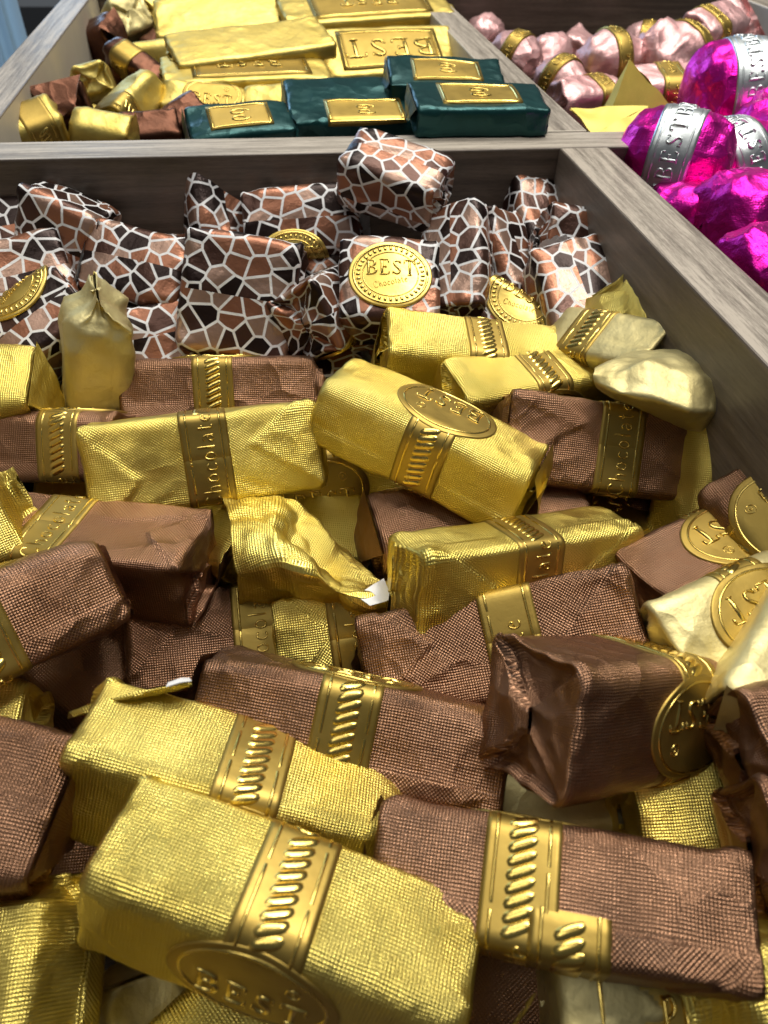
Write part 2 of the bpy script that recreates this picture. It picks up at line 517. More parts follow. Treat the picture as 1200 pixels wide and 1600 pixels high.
def wrapper(b, q, band=None, rough=1.0, e0='fold', e1='fold', seam=True, ext=0.012, pth=(0.0, 0.0), bendup=(0.0, 0.0)):
    """the foil: tube + folded or pinched ends.  q = quad size (m)"""
    mb = MB()
    ns = int(round(b.P / q)) // 2 * 2
    nx = max(12, int(round(b.L / q)))
    u = np.linspace(-1, 1, nx)
    if b.egg:
        u = np.sin(u * math.pi / 2 * 0.985)
    x = u * b.L / 2
    sj = np.arange(ns) * b.P / ns
    X, S = np.meshgrid(x, sj, indexing='ij')
    rs = np.random.RandomState(b.seed + 77)
    # where the foil may wrinkle: little under the band, more towards the ends
    wt = 0.17 + 1.0 * np.clip((np.abs(u) - 0.62) / 0.38, 0, 1) ** 1.3
    if b.egg: wt = 0.55 + 0.6 * np.abs(u)
    wt = np.repeat(wt[:, None], ns, 1) * rough
    if band is not None:
        wt = wt * np.clip((np.abs(X - band[0]) - band[1]) / 0.004, 0.0, 1.0) 
    P0 = b.pos(X, S)
    c = crumple(P0 * (1.0, 1.15, 1.15), 0.0085, b.seed)
    c2 = crumple(P0 * (1.3, 1, 1), 0.0042, b.seed + 1)
    off = wt * (0.0014 * (c - 0.45) + 0.0005 * (c2 - 0.45))
    rot = None
    sb = np.mod(S, b.P) - b.P / 2
    if seam:
        a0, k0 = rs.uniform(-0.2, 0.25) * b.W, rs.uniform(0.12, 0.4) * rs.choice([-1, 1])
        ln = a0 + k0 * np.abs(X - rs.uniform(-0.2, 0.2) * b.L)
        half = b.W / 2 + 0.25 * b.H
        msk = (sb > ln) & (sb < half)
        off = off + np.where(msk, 0.0004, 0.0) * (1 if band is None else np.clip((np.abs(X - band[0]) - band[1]) / 0.004, 0.0, 1.0))
        wr = msk[:-1] & msk[1:]
        rot = wr & np.roll(wr, -1, 1)
    if seam:
        # the end folds are turned under and lie on the bottom face as two triangles
        tri = np.zeros_like(msk)
        for sd in (-1, 1):
            T, ap, wd = rs.uniform(.011, .020), rs.uniform(-.25, .25) * b.W, b.W / 2 * rs.uniform(1.0, 1.25)
            tri |= (sd * X > b.L / 2 - T * (1 - np.abs(sb - ap) / wd)) & (np.abs(sb - ap) < wd)
        off = off + np.where(tri, 0.0005, 0.0) * (1 if band is None else np.clip((np.abs(X - band[0]) - band[1]) / 0.004, 0.0, 1.0))
        t2 = tri[:-1] & tri[1:]
        rot = rot ^ (t2 & np.roll(t2, -1, 1))
    if not b.egg:
        # ears at the corners of the ends, dents between them
        yy, zz, _, _ = b.sec(sj)
        for sd in (-1, 1):
            ear = np.zeros(ns)
            for cy in (-1, 1):
                for cz in (-1, 1):
                    d2 = (yy - cy * b.W / 2) ** 2 + (zz - cz * b.H / 2) ** 2
                    ear += rs.uniform(-.2, 1.0) * np.exp(-d2 / (.22 * b.H) ** 2)
            ear -= .25
            off = off + rough * .0013 * ear[None, :] * np.clip((sd * u[:, None] - .80) / .2, 0, 1) ** 1.5
    P = b.pos(X, S, off)
    rows, uvr = [P], []
    SU = np.concatenate([S, np.full((nx, 1), b.P)], 1)
    XU = np.concatenate([X, X[:, :1]], 1)
    UV = np.stack([XU, SU], -1) * 1000
    mats = []

    def end(side, kind, th, bup):
        e = P[-1] if side > 0 else P[0]
        su = SU[-1]
        y0, z0 = e[:, 1], e[:, 2]
        out, uv = [], []
        if kind == 'fold':
            nt = max(5, int(b.H / 2 / q))
            for t in np.linspace(0, 1, nt + 1)[1:]:
                y = y0 * (1 - t * 0.72)
                z = z0 * (1 - t) + 0.04 * b.H * t
                az, ay = np.abs(z) / (b.H / 2), np.abs(y) / (b.W / 2)
                side_tri = ay > az + 0.12
                lower = (z0 < 0) & ~side_tri
                stp = np.where(side_tri, -0.0017, np.where(lower, 0.0008, -0.0001))
                xx = side * (0.0008 * math.sin(t * math.pi / 2) + stp * min(1, t * 5))
                p = np.stack([e[:, 0] + xx, y, z], -1)
                out.append(p)
                uv.append(np.stack([su * 0 + (side * b.L / 2 + side * t * b.H / 2), su], -1) * 1000)
            p = np.array(out)
            cr = crumple(p * (1, 1, 1), 0.006, b.seed + 5 + (side > 0))
            tt = np.linspace(0, 1, nt + 1)[1:, None]
            p[..., 0] += side * rough * 0.0016 * (cr - 0.5) * np.clip(tt * 3, 0, 1)
        else:
            nt = max(8, int(ext / q))
            ca, sa = math.cos(th), math.sin(th)
            for t in np.linspace(0, 1, nt + 1)[1:]:
                a = y0 * ca + z0 * sa
                c_ = -y0 * sa + z0 * ca
                f = (1 - t) ** 1.6 * 0.93 + 0.07
                g = 1 + (0.10 if kind == 'pinch' else 0.35) * math.sin(min(1, t * 1.2) * math.pi / 2)
                a, c_ = a * g, c_ * f
                y = a * ca - c_ * sa
                z = a * sa + c_ * ca + bup * t * t * ext
                ragged = 1 + 0.18 * np.interp(np.mod(su[:-1], b.P), np.linspace(0, b.P, 14), np.r_[(r := rs.uniform(-1, 1, 13)), r[:1]])
                p = np.stack([e[:, 0] + side * ext * t * ragged * (1 - 0.25 * abs(bup) * t), y, z], -1)
                out.append(p)
                uv.append(np.stack([su * 0 + side * (b.L / 2 + t * ext), su], -1) * 1000)
            p = np.array(out)
            cr = crumple(p, 0.0075, b.seed + 8 + (side > 0)) - 0.5
            cr2 = crumple(p * (1, 1, 1.3), 0.0035, b.seed + 18) - 0.5
            tt = np.linspace(0, 1, nt + 1)[1:, None]
            d = p - p.mean(1, keepdims=True)
            dn = d / (np.linalg.norm(d, axis=-1, keepdims=True) + 1e-9)
            p += dn * (((0.0042 if kind == 'pinch' else 0.0020) * cr + 0.0008 * cr2) * np.clip(tt * 2, 0, 1))[..., None]
        return p, np.array(uv)
    if b.egg:
        c0, c1 = P[:1].mean(1, keepdims=True), P[-1:].mean(1, keepdims=True)
        PP = np.concatenate([c0 + (P[:1] - c0) * .02, P, c1 + (P[-1:] - c1) * .02])
        UU = np.concatenate([UV[:1], UV, UV[-1:]])
    else:
        pa, ua = end(-1, e0, pth[0], bendup[0])
        pb, ub = end(1, e1, pth[1], bendup[1])
        PP = np.concatenate([pa[::-1], P, pb])
        UU = np.concatenate([ua[::-1], UV, ub])
        if rot is not None:
            rr = np.zeros((PP.shape[0] - 1, ns), bool)
            rr[len(pa):len(pa) + rot.shape[0]] = rot
            rot = rr
    mb.grid(PP, UU, closed=True, rot=rot)
    return mb


def sheet(p0, along, out, w0, w1, ln, a0, a1, seed, nu=14, nv=14, skew=0.0, amp=0.0011, pleat=0.0):
    """loose flap of foil: hinge at p0 running along `along`, leaving in a direction that turns from angle a0 to a1 between `down` and `out`"""
    along, out = np.array(along, float), np.array(out, float)
    down = np.cross(along, out)
    rs = np.random.RandomState(seed)
    P = np.zeros((nv + 1, nu + 1, 3))
    cur = np.array(p0, float)
    h1 = rs.uniform(0.8, 1.1, nu + 1)
    h1 = np.convolve(np.r_[h1[:1], h1, h1[-1:]], [0.3, 0.4, 0.3], 'valid')
    cx = np.zeros(nv + 1)
    dirs = []
    for j in range(nv + 1):
        t = j / nv
        ang = math.radians(a0 + (a1 - a0) * t)
        d = down * math.cos(ang) + out * math.sin(ang)
        dirs.append(d)
        if j: cur = cur + d * ln / nv
        w = w0 + (w1 - w0) * t
        for i in range(nu + 1):
            s = i / nu - 0.5
            P[j, i] = cur + along * (s * w + skew * t * ln) + d * (h1[i] - 0.95) * ln * 0.5 * t
    nrm = np.cross(along, np.array(dirs))[:, None, :]
    c = crumple(P, 0.006, seed) - 0.5
    tt = np.linspace(0, 1, nv + 1)[:, None]
    P = P + nrm * (amp * c * np.clip(tt * 2, 0, 1))[..., None]
    if pleat:
        sg_ = np.linspace(0, 1, nu + 1)[None]
        P = P + nrm * (pleat * tt * (1 - 2 * np.abs(np.mod(sg_ * 2.7 + .5 * tt + .3 * np.sin(sg_ * 9), 1) - .5)))[..., None]
    uv = np.stack(np.meshgrid(np.linspace(0, ln, nv + 1), np.linspace(-w0 / 2, w0 / 2, nu + 1), indexing='ij'), -1) * 1000
    mb = MB()
    mb.grid(P, uv, 0)
    N = np.cross(np.gradient(P, axis=0), np.gradient(P, axis=1))
    N /= np.linalg.norm(N, axis=-1, keepdims=True) + 1e-12
    sg = 1.0 if (N[:4] @ out).mean() > 0 else -1.0
    if a0 > 60: sg = 1.0 if (N[:6] @ (-down)).mean() > 0 else -1.0
    mb.grid(P - sg * N * 0.00012, uv, 1)
    return mb


# ---- relief: strips, letters, ornaments laid over a surface map (u, v, height) -> point
def strip(mb, path, width, h, fn, mat=1):
    path = np.asarray(path, float)
    n = len(path)
    w = np.broadcast_to(np.asarray(width, float), (n,)).copy()
    t = np.gradient(path, axis=0)
    t /= np.linalg.norm(t, axis=1, keepdims=True) + 1e-12
    nn = np.stack([-t[:, 1], t[:, 0]], 1)
    offs = np.array([-0.5, -0.33, 0, 0.33, 0.5])
    hh = np.array([-0.15, 0.75, 1.0, 0.75, -0.15]) * h
    U = path[:, None, 0] + nn[:, None, 0] * offs[None] * w[:, None]
    V = path[:, None, 1] + nn[:, None, 1] * offs[None] * w[:, None]
    Hh = np.repeat(hh[None], n, 0)
    Hh[0] = Hh[-1] = -0.1 * h
    mb.grid(fn(U, V, Hh), None, mat)


def resamp(pts, n):
    p = np.asarray(pts, float)
    if len(p) > 2:   # smooth through the points
        d = np.r_[0, np.cumsum(np.linalg.norm(np.diff(p, axis=0), axis=1))]
        t = np.linspace(0, d[-1], n)
        q = np.stack([np.interp(t, d, p[:, i]) for i in range(2)], 1)
        for _ in range(2):
            q[1:-1] = (q[:-2] + 2 * q[1:-1] + q[2:]) / 4
        return q
    return np.stack([np.linspace(p[0, i], p[1, i], n) for i in range(2)], 1)


TH, TN = 0.19, 0.075
GL = {   # strokes: points, width, or (thin, thick) for a swelling curve
    'B': (0.74, [([(.17, 0), (.17, 1)], TH), ([(0, 0), (.36, 0)], TN), ([(0, 1), (.36, 1)], TN),
                 ([(.2, .99), (.42, .98), (.58, .88), (.58, .66), (.42, .54), (.2, .53)], (TN, TH)),
                 ([(.2, .51), (.46, .5), (.66, .38), (.66, .13), (.46, .02), (.2, .01)], (TN, TH))]),
    'E': (0.72, [([(.17, 0), (.17, 1)], TH), ([(0, 0), (.64, 0)], TN), ([(0, 1), (.6, 1)], TN), ([(.2, .52), (.44, .52)], TN),
                 ([(.62, 0), (.66, .25)], TN * 1.3), ([(.58, 1), (.61, .77)], TN * 1.3), ([(.44, .40), (.44, .64)], TN * 1.2)]),
    'S': (0.64, [([(.52, .74), (.50, .90), (.34, 1), (.14, .95), (.06, .77), (.18, .6), (.40, .46), (.56, .30), (.50, .08), (.30, 0), (.12, .05), (.05, .24)], (TN, TH)),
                 ([(.54, .98), (.54, .74)], TN), ([(.04, .02), (.04, .26)], TN)]),
    'T': (0.74, [([(.37, 0), (.37, 1)], TH), ([(.02, 1), (.72, 1)], TN), ([(.2, 0), (.54, 0)], TN), ([(.04, 1), (.0, .74)], TN * 1.4), ([(.70, 1), (.74, .74)], TN * 1.4)]),
    'C': (0.66, [([(.58, .76), (.50, .95), (.32, 1), (.12, .86), (.05, .5), (.12, .14), (.32, 0), (.52, .06), (.60, .24)], (TN, TH * .8))]),
    'h': (0.54, [([(.1, 0), (.1, 1)], .11), ([(.1, .42), (.24, .6), (.38, .56), (.42, .4), (.42, 0)], .10)]),
    'o': (0.54, [([(.25, .62), (.08, .52), (.05, .31), (.1, .08), (.25, 0), (.42, .1), (.46, .31), (.42, .52), (.25, .62)], (.07, .12))]),
    'c': (0.48, [([(.42, .48), (.26, .62), (.1, .52), (.05, .31), (.1, .08), (.26, 0), (.43, .12)], .10)]),
    'l': (0.26, [([(.12, 0), (.12, 1)], .12)]),
    'a': (0.52, [([(.08, .5), (.24, .62), (.38, .52), (.4, .3), (.4, 0)], .10), ([(.4, .36), (.14, .3), (.06, .14), (.18, 0), (.4, .12)], .09)]),
    't': (0.38, [([(.16, .86), (.16, .14), (.22, .01), (.34, .05)], .11), ([(.02, .6), (.34, .6)], .08)]),
    'e': (0.50, [([(.07, .33), (.43, .36), (.38, .56), (.24, .62), (.09, .5), (.05, .3), (.12, .06), (.28, 0), (.43, .1)], .09)]),
    'R': (0.7, [([(.17, 0), (.17, 1)], TH * .8), ([(.2, .98), (.5, .92), (.52, .64), (.2, .52)], TH * .7), ([(.3, .52), (.62, 0)], TH * .8)]),
    ' ': (0.3, []),
}


def text(mb, word, u0, v0, size, fn, ang=0.0, h=0.00035, mat=1, gap=0.12, squash=1.0):
    """word centred on (u0, v0), turned by ang in the (u, v) plane"""
    tot = sum(GL[c][0] + gap for c in word) - gap
    x = -tot / 2
    ca, sa = math.cos(ang), math.sin(ang)
    k = 0
    for c in word:
        adv, strokes = GL[c]
        for pts, wd in strokes:
            n = 3 if len(pts) == 2 else 16
            p = resamp(pts, n)
            if len(pts) == 2: p = resamp(pts, 5)
            p = p + (x, -0.5)
            if isinstance(wd, tuple):
                tt = np.gradient(p, axis=0)
                tt /= np.linalg.norm(tt, axis=1, keepdims=True)
                w = wd[0] + (wd[1] - wd[0]) * np.abs(tt[:, 1]) ** 1.5 if c != 'S' else wd[0] + (wd[1] - wd[0]) * np.sin(np.linspace(0, math.pi, len(p))) ** 2
            else:
                w = np.full(len(p), wd)
            uu = (p[:, 0] * ca * squash - p[:, 1] * sa) * size + u0
            vv = (p[:, 0] * sa * squash + p[:, 1] * ca) * size + v0
            k += 1
            strip(mb, np.stack([uu, vv], 1), w * size, h * (1 + 0.015 * k), fn, mat)
        x += adv + gap


def band_mesh(b, x0, hw, s0, s1, off=0.00022, q=0.0011, rope=(), word=None, wscale=0.0042, lines=True, mat_e=1, wang=None, skew=0.0):
    """paper band round the body, with raised border lines, rope ornament and lettering"""
    mb = MB()
    ns = int((s1 - s0) / q) + 2
    nx = int(2 * hw / q) + 2
    xs = np.r_[-hw, np.linspace(-hw, hw, nx), hw]
    os_ = np.r_[-0.0003, np.full(nx, off), -0.0003]
    ss = np.linspace(s0, s1, ns)
    X, S = np.meshgrid(xs, ss, indexing='ij')
    O = np.repeat(os_[:, None], ns, 1)
    O[:, 0] = O[:, -1] = np.minimum(O[:, 0], off * 0.2)

    def fn(u, v, h):
        return b.pos(x0 + u + skew * (v - s0), v, off + h)
    mb.grid(b.pos(x0 + X + skew * (S - s0), S, O), np.stack([X, S], -1) * 1000, 0)
    if lines:
        rs = np.random.RandomState(b.seed + 31)
        for xx in (-hw * 0.70, hw * 0.70):
            for (a, c) in lines if isinstance(lines, (list, tuple)) else [(s0, s1)]:
                p = a
                while p < c:
                    e = min(c, p + rs.uniform(0.006, 0.016))
                    if e - p > 0.001:
                        strip(mb, resamp([(xx, p), (xx, e)], max(4, int((e - p) / 0.001))), hw * 0.11, 0.00022, fn, mat_e)
                    p = e + 0.0006
    for (a, c) in rope:
        n = max(2, int((c - a) / 0.0018))
        for i in range(n):
            s = a + (i + 0.5) * (c - a) / n
            w = hw * 0.38
            pts = [(-w, s - 0.0012), (-w * 0.72, s - 0.00075), (0, s), (w * 0.72, s + 0.00075), (w, s + 0.0012)]
            strip(mb, resamp(pts, 9), np.r_[0.45, 0.85, 1.0, 1.05, 1.05, 1.05, 1.0, 0.85, 0.45] * 0.0018, 0.0003, fn, mat_e)
    if word:
        text(mb, word[0], word[1], word[2], wscale, fn, wang if wang is not None else math.pi / 2, 0.00022, mat_e)
    return mb, fn


def medal_mesh(b, x0, sc, a, c, off, word='BEST', ang=0.0, size=0.0050, wv=-0.0026, reg=True, beads=False):
    """oval seal: a along the axis, c round the section"""
    mb = MB()
    rr = np.r_[0, np.linspace(0.08, 0.97, 10), 1.0, 1.0]
    hh = np.r_[np.full(11, off), off * 0.8, -0.0004]
    th = np.linspace(0, 2 * math.pi, 73)[:-1]
    U = rr[:, None] * a * np.cos(th)[None]
    V = rr[:, None] * c * np.sin(th)[None]
    P = b.pos(x0 + U, sc + V, np.repeat(hh[:, None], 72, 1))
    mb.grid(P, None, 0, closed=True)
    ca, sa = math.cos(ang), math.sin(ang)

    def fn(u, v, h):
        return b.pos(x0 + u * ca - v * sa, sc + u * sa + v * ca, off + h)

    def fn0(u, v, h):
        return b.pos(x0 + u, sc + v, off + h)
    t2 = np.linspace(0, 2 * math.pi, 61)
    rk = 0.88 if beads else 0.86
    strip(mb, np.stack([a * rk * np.cos(t2), c * rk * np.sin(t2)], 1), 0.0009 if beads else 0.0006, 0.0003 if beads else 0.0002, fn0, 1)
    if beads:
        strip(mb, np.stack([a * 0.66 * np.cos(t2), c * 0.66 * np.sin(t2)], 1), 0.0005, 0.0002, fn0, 1)
        for i in range(36):
            g = i / 36 * 2 * math.pi
            p = np.array([a * 0.77 * math.cos(g), c * 0.77 * math.sin(g)])
            d = np.array([math.cos(g), math.sin(g)]) * 0.0007
            strip(mb, resamp([p - d, p + d], 4), 0.0009, 0.0003, fn0, 1)
    text(mb, word, 0, wv, size, fn, 0, 0.00034, 1)
    if reg:
        ru, rv = 0.0058, 0.0036
        strip(mb, np.stack([ru + 0.0011 * np.cos(t2[::3]), rv + 0.0011 * np.sin(t2[::3])], 1), 0.00028, 0.00015, fn, 1)
        text(mb, 'R', ru, rv, 0.0011, fn, 0, 0.00012, 1)
    if beads:   # the flourish under the word
        text(mb, 'Chocolate', 0, -c * 0.22, 0.0021, fn, 0.25, 0.0002, 1, 0.06)
    return mb


def plate_mesh(b, x0, sc, a, c, off, word, ang, size, squash=1.0, wv=0.0, frame=True):
    """flat rectangular label with a raised frame"""
    mb = MB()
    us = np.r_[-a, np.linspace(-a, a, 12), a]
    vs = np.r_[-c, np.linspace(-c, c, 10), c]
    U, V = np.meshgrid(us, vs, indexing='ij')
    O = np.full(U.shape, off)
    O[0], O[-1], O[:, 0], O[:, -1] = -0.0003, -0.0003, -0.0003, -0.0003
    mb.grid(b.pos(x0 + U, sc + V, O), np.stack([U, V], -1) * 1000, 0)
    ca, sa = math.cos(ang), math.sin(ang)

    def fn(u, v, h):
        return b.pos(x0 + u * ca - v * sa, sc + u * sa + v * ca, off + h)

    def fn0(u, v, h):
        return b.pos(x0 + u, sc + v, off + h)
    if frame:
        for k in (0.90,):
            e = (1 - k) * c * 1.3
            A, Cc = a - e, c - e
            strip(mb, resamp([(-A, -Cc), (A, -Cc)], 8), 0.0009, 0.00035, fn0, 1)
            strip(mb, resamp([(-A, Cc), (A, Cc)], 8), 0.0009, 0.00036, fn0, 1)
            strip(mb, resamp([(-A, -Cc), (-A, Cc)], 8), 0.0009, 0.00037, fn0, 1)
            strip(mb, resamp([(A, -Cc), (A, Cc)], 8), 0.0009, 0.00038, fn0, 1)
    if word:
        text(mb, word, 0, wv, size, fn, 0, 0.0007, 1, 0.16, squash)
    return mb

# ------------------------------------------------------------------ the display tray
def panel(name, lo, hi, mats, parent, bev=0.0006):
    """board with a small bevel; mats: material per face direction +x -x +y -y +z -z"""
    lo, hi = np.array(lo), np.array(hi)
    me = bpy.data.meshes.new(name)
    import bmesh
    bm = bmesh.new()
    bmesh.ops.create_cube(bm, size=1.0)
    for v in bm.verts:
        v.co = Vector([(lo[i] + hi[i]) / 2 + v.co[i] * (hi[i] - lo[i]) for i in range(3)])
    bm.normal_update()
    names = []
    for f in bm.faces:
        n = f.normal
        i = max(range(3), key=lambda k: abs(n[k]))
        m = mats.get('+-'[n[i] < 0] + 'xyz'[i], mats['*'])
        if m not in names: names.append(m)
        f.material_index = names.index(m)
    bmesh.ops.bevel(bm, geom=bm.edges[:], offset=bev, segments=2, affect='EDGES', profile=0.6)
    bm.to_mesh(me)
    bm.free()
    for n in names: me.materials.append(M[n])
    o = bpy.data.objects.new(name, me)
    COL.objects.link(o)
    o.parent = parent
    return o


XL, XD, XD2, XR = -0.0935, 0.1032, 0.1212, 0.3284
YF, YB, YE = 0.2580, 0.2757, 0.5580
TOP = 0.100
tray = empty('display_tray', Matrix.Identity(4), 'grey brown wooden display tray divided into open bins for wrapped sweets', 'display tray')
W_ = dict
panel('side_panel', (XL - .0155, -.06, -.004), (XL, YE + .018, TOP), {'*': 'wood_y', '+z': 'edge_y', '+x': 'cream'}, tray)
panel('cross_divider', (XL + .0004, YF, 0), (XR - .0004, YB, TOP), {'*': 'wood_x', '+z': 'edge_x'}, tray)
panel('divider', (XD, -.06, 0), (XD2, YF - .0004, TOP + .0003), {'*': 'wood_y', '+z': 'edge_y'}, tray)
panel('divider', (XD, YB + .0004, 0), (XD2 - .001, YE - .0004, TOP + .0002), {'*': 'wood_y', '+z': 'edge_y', '-x': 'cream'}, tray)
panel('back_panel', (XL + .0004, YE, 0), (XR - .0004, YE + .018, TOP + .014), {'*': 'wood_x', '+z': 'edge_x'}, tray)
panel('side_panel', (XR, -.06, -.004), (XR + .018, YE + .018, TOP), {'*': 'wood_y', '+z': 'edge_y', '-x': 'white'}, tray)
panel('floor_panel', (XL + .0004, -.06, -.004), (XD - .0004, YF - .0004, .010), {'*': 'wood_x'}, tray)
panel('floor_panel', (XL + .0004, YB + .0004, -.004), (XD - .0004, YE - .0004, .050), {'*': 'wood_x'}, tray)
panel('floor_panel', (XD2 + .0004, -.06, -.004), (XR - .0004, YF - .0004, .035), {'*': 'wood_x'}, tray)
panel('floor_panel', (XD2 + .0004, YB + .0004, -.004), (XR - .0004, YE - .0004, .045), {'*': 'wood_x'}, tray)
panel('front_panel', (XL + .0004, -.078, -.004), (XR - .0004, -.0605, TOP), {'*': 'wood_x', '+z': 'edge_x'}, tray)

# beyond the tray on the left: the shop floor and a blind
fl = panel('floor', (-6, -4, -.82), (6, 6, -.80), {'*': 'dark'}, None)
tag(fl, 'dark shop floor far below the display tray', kind='structure')
bl = empty('vertical_blind', Matrix.Translation((-.205, .70, -.4)), 'pale blue vertical slats standing beyond the left side of the tray', 'blind')
for i in range(6):
    mb = MB()
    zz = np.linspace(-.1, 1.0, 12)
    uu = np.linspace(-.5, .5, 7)
    Z, U = np.meshgrid(zz, uu, indexing='ij')
    a = 0.35 + .12 * math.sin(i * 2.1)
    X = .022 - .0112 * i + U * .0125 * math.cos(a)
    Y = .004 * math.sin(i) + U * .0125 * math.sin(a) + 0.003 * (1 - 4 * U * U)
    mb.grid(np.stack([X, Y, Z], -1), None, 0)
    mb.build('slat', [M['blind']], bl)

# ------------------------------------------------------------------ the sweets
ITEMS = []


def frame_from(axis, roll):
    x = axis / np.linalg.norm(axis)
    up = np.array([0, 0, 1.0])
    z = up - x * x[2]
    if np.linalg.norm(z) < 0.12: z = np.array([0, 1.0, 0]) - x * x[1]
    z /= np.linalg.norm(z)
    y = np.cross(z, x)
    a = math.radians(roll)
    y2 = y * math.cos(a) + z * math.sin(a)
    z2 = -y * math.sin(a) + z * math.cos(a)
    return np.stack([x, y2, z2], 1)


def put(kind, A, B, z, roll, label, L=.056, dz=None, W=.0228, H=.0188, **o):
    """a long sweet whose ends show at pixels A and B; z = height of its middle"""
    anc = o.get('anc')
    if anc:
        t = (dz or 0) / 1000
        z0 = z if anc == 'c' else z
        a, b = at(*A, z0), at(*B, z0)
        u = (b - a) / np.linalg.norm(b - a)
        u = u * math.sqrt(max(0, 1 - (t / L) ** 2)) + np.array([0, 0, t / L])
        if anc == 'a': b = a + u * L
        elif anc == 'b': a = b - u * L
        else:
            m = (a + b) / 2
            a, b = m - u * L / 2, m + u * L / 2
        ITEMS.append(dict(kind=kind, c=(a + b) / 2, R=frame_from(b - a, roll), dim=np.array([L, W, H]), label=label, o=o))
        return
    if dz is None:
        best = None
        for d in np.linspace(-.022, .022, 89):
            e = abs(np.linalg.norm(at(*B, z + d) - at(*A, z - d)) - L) + abs(d) * 0.06
            if best is None or e < best[0]: best = (e, d)
        d = best[1]
    else:
        d = dz / 2000
    a, b = at(*A, z - d), at(*B, z + d)
    l = np.linalg.norm(b - a)
    if DEBUG: print('%-70s L=%.1f dz=%.1f' % (label[:70], l * 1000, d * 2000))
    LL = float(np.clip(l, L * .93, L * 1.07)) if 'free' not in o else l
    ITEMS.append(dict(kind=kind, c=(a + b) / 2, R=frame_from(b - a, roll), dim=np.array([LL, W, H]), label=label, o=o))


def lump(kind, px, py, z, yaw, pitch, roll, dim, label, **o):
    """a compact sweet centred at a pixel"""
    a, p = math.radians(yaw), math.radians(pitch)
    ax = np.array([math.cos(a) * math.cos(p), math.sin(a) * math.cos(p), math.sin(p)])
    ITEMS.append(dict(kind=kind, c=at(px, py, z), R=frame_from(ax, roll), dim=np.array(dim, float), label=label, o=o))


DEBUG = False
G, B_, P_ = 'gold', 'brown', 'pale'
# --- front bin, bottom of the picture upwards
put(G, (180, 1350), (705, 1555), .056, 78, 'large gold foil bar lowest in front, its oval seal turned to the viewer', flap=((1, 'u', 60),))
put(B_, (605, 1350), (1150, 1455), .055, -78, 'brown foil bar at bottom right, gold band with a loose tail on its right', tail=1, bx=-.005)
put(G, (128, 1180), (605, 1308), .055, 72, 'gold foil bar half under the lowest one, long open flap at its left end', longflap=1)
put(B_, (318, 1088), (787, 1190), .058, -52, 'brown foil bar across the lower middle, rope band up, white lining peeping below', lining=1)
lump(B_, 965, 1110, .060, 14, -27, 55, (.049, .0238, .0225), 'plump brown foil bar pointing its folded end at the viewer, seal turned right', bx=.008, mang=math.pi, bigend=1)
put(B_, (585, 1050), (985, 970), .050, -150, 'brown foil bar with a pale gold band reading late, behind the plump brown bar', word='late', bx=.003)
put(G, (625, 922), (960, 868), .061, -112, 'gold foil bar lying bottom up with a dark gold band reading Chocol', e0='pinch', ext=.003)
put(G, (522, 622), (822, 762), .066, -12, 'gold foil bar lying diagonally in the centre, seal on top, open end at right', mang=math.pi, flap=((1, 'u', 22), (1, 'd', 14)))
put(G, (140, 735), (496, 692), .064, -122, 'boxy gold foil bar bottom up at left, band reading Cho, weave running diagonally', rough=.8)
put(B_, (-75, 705), (208, 698), .050, -40, 'brown foil bar at the left edge, its end tucked behind the boxy gold bar', bx=.012)
put(B_, (200, 614), (492, 606), .056, -35, 'brown foil bar with crumpled right end, lying behind the boxy gold bar', e1='pinch', ext=.006)
put(G, (596, 556), (874, 586), .064, 100, 'topmost gold foil bar, its seal facing down behind the diagonal bar')
put(G, (700, 640), (945, 602), .058, 95, 'gold foil bar between the diagonal gold bar and the pale open ended bar')
put(P_, (882, 542), (1045, 575), .067, -60, 'pale gold bar with its right end opened out into a big loose fold', L=.038, pouch=1, bx=-.005)
put(B_, (785, 682), (1085, 722), .060, -132, 'dark brown foil bar on its back, gold band reading Chocolate from top to bottom', L=.054)
put(G, (1105, 790), (1128, 640), .061, 30, 'gold foil bar standing on end against the right hand wooden divider', dz=20, bx=.016, L=.05, W=.025)
put(G, (975, 500), (1040, 560), .066, 20, 'gold foil bar end poking up behind the pale open ended bar', L=.04, dz=-16)
put(G, (1060, 545), (1110, 600), .058, 20, 'sliver of gold foil wrapper against the divider behind the pale open ended bar', L=.036, dz=-10)
put(B_, (1165, 760), (1280, 885), .067, 40, 'brown foil bar at the right edge, big gold BEST seal turned left', mang=math.pi, anc='a', dz=0, bx=-.010)
put(B_, (1003, 945), (1165, 872), .055, -8, 'brown foil bar under the right edge bar, pointing its dark striped end left', mang=math.pi, bx=-.002, anc='a', dz=4)
put(B_, (915, 850), (1010, 805), .036, 5, 'brown foil bar sunk in the dark gap, only its gold seal catching light', mang=math.pi, anc='c', L=.05)
put(P_, (1030, 1035), (1230, 945), .058, 20, 'pale gold bar with grey open end and seal, right of the plump brown bar', mang=math.pi, bx=-.006, anc='a', dz=2)
put(P_, (1185, 1150), (1255, 1000), .060, 10, 'pale gold bar standing steeply at the right edge beside the plump brown bar', noband=1, anc='a', dz=2, L=.05)
put(B_, (1165, 1190), (1280, 1170), .066, 10, 'brown foil bar cut by the right edge, beside the plump brown bar', anc='a', L=.045)
put(G, (980, 1275), (1165, 1262), .040, 20, 'small gold bar end between the plump brown bar and the bottom right brown bar', noband=1, anc='a', L=.05)
put(B_, (770, 1290), (985, 1255), .034, 10, 'dark brown bar buried under the plump brown bar', noband=1, anc='b')
put(P_, (790, 1245), (900, 1235), .038, 10, 'pale gold scrap of wrapper showing beneath the plump brown bar', noband=1, anc='c', L=.04)
put(B_, (1180, 1330), (1290, 1320), .060, 15, 'dark brown bar at the right edge above the bottom right brown bar', noband=1, anc='a', L=.04)
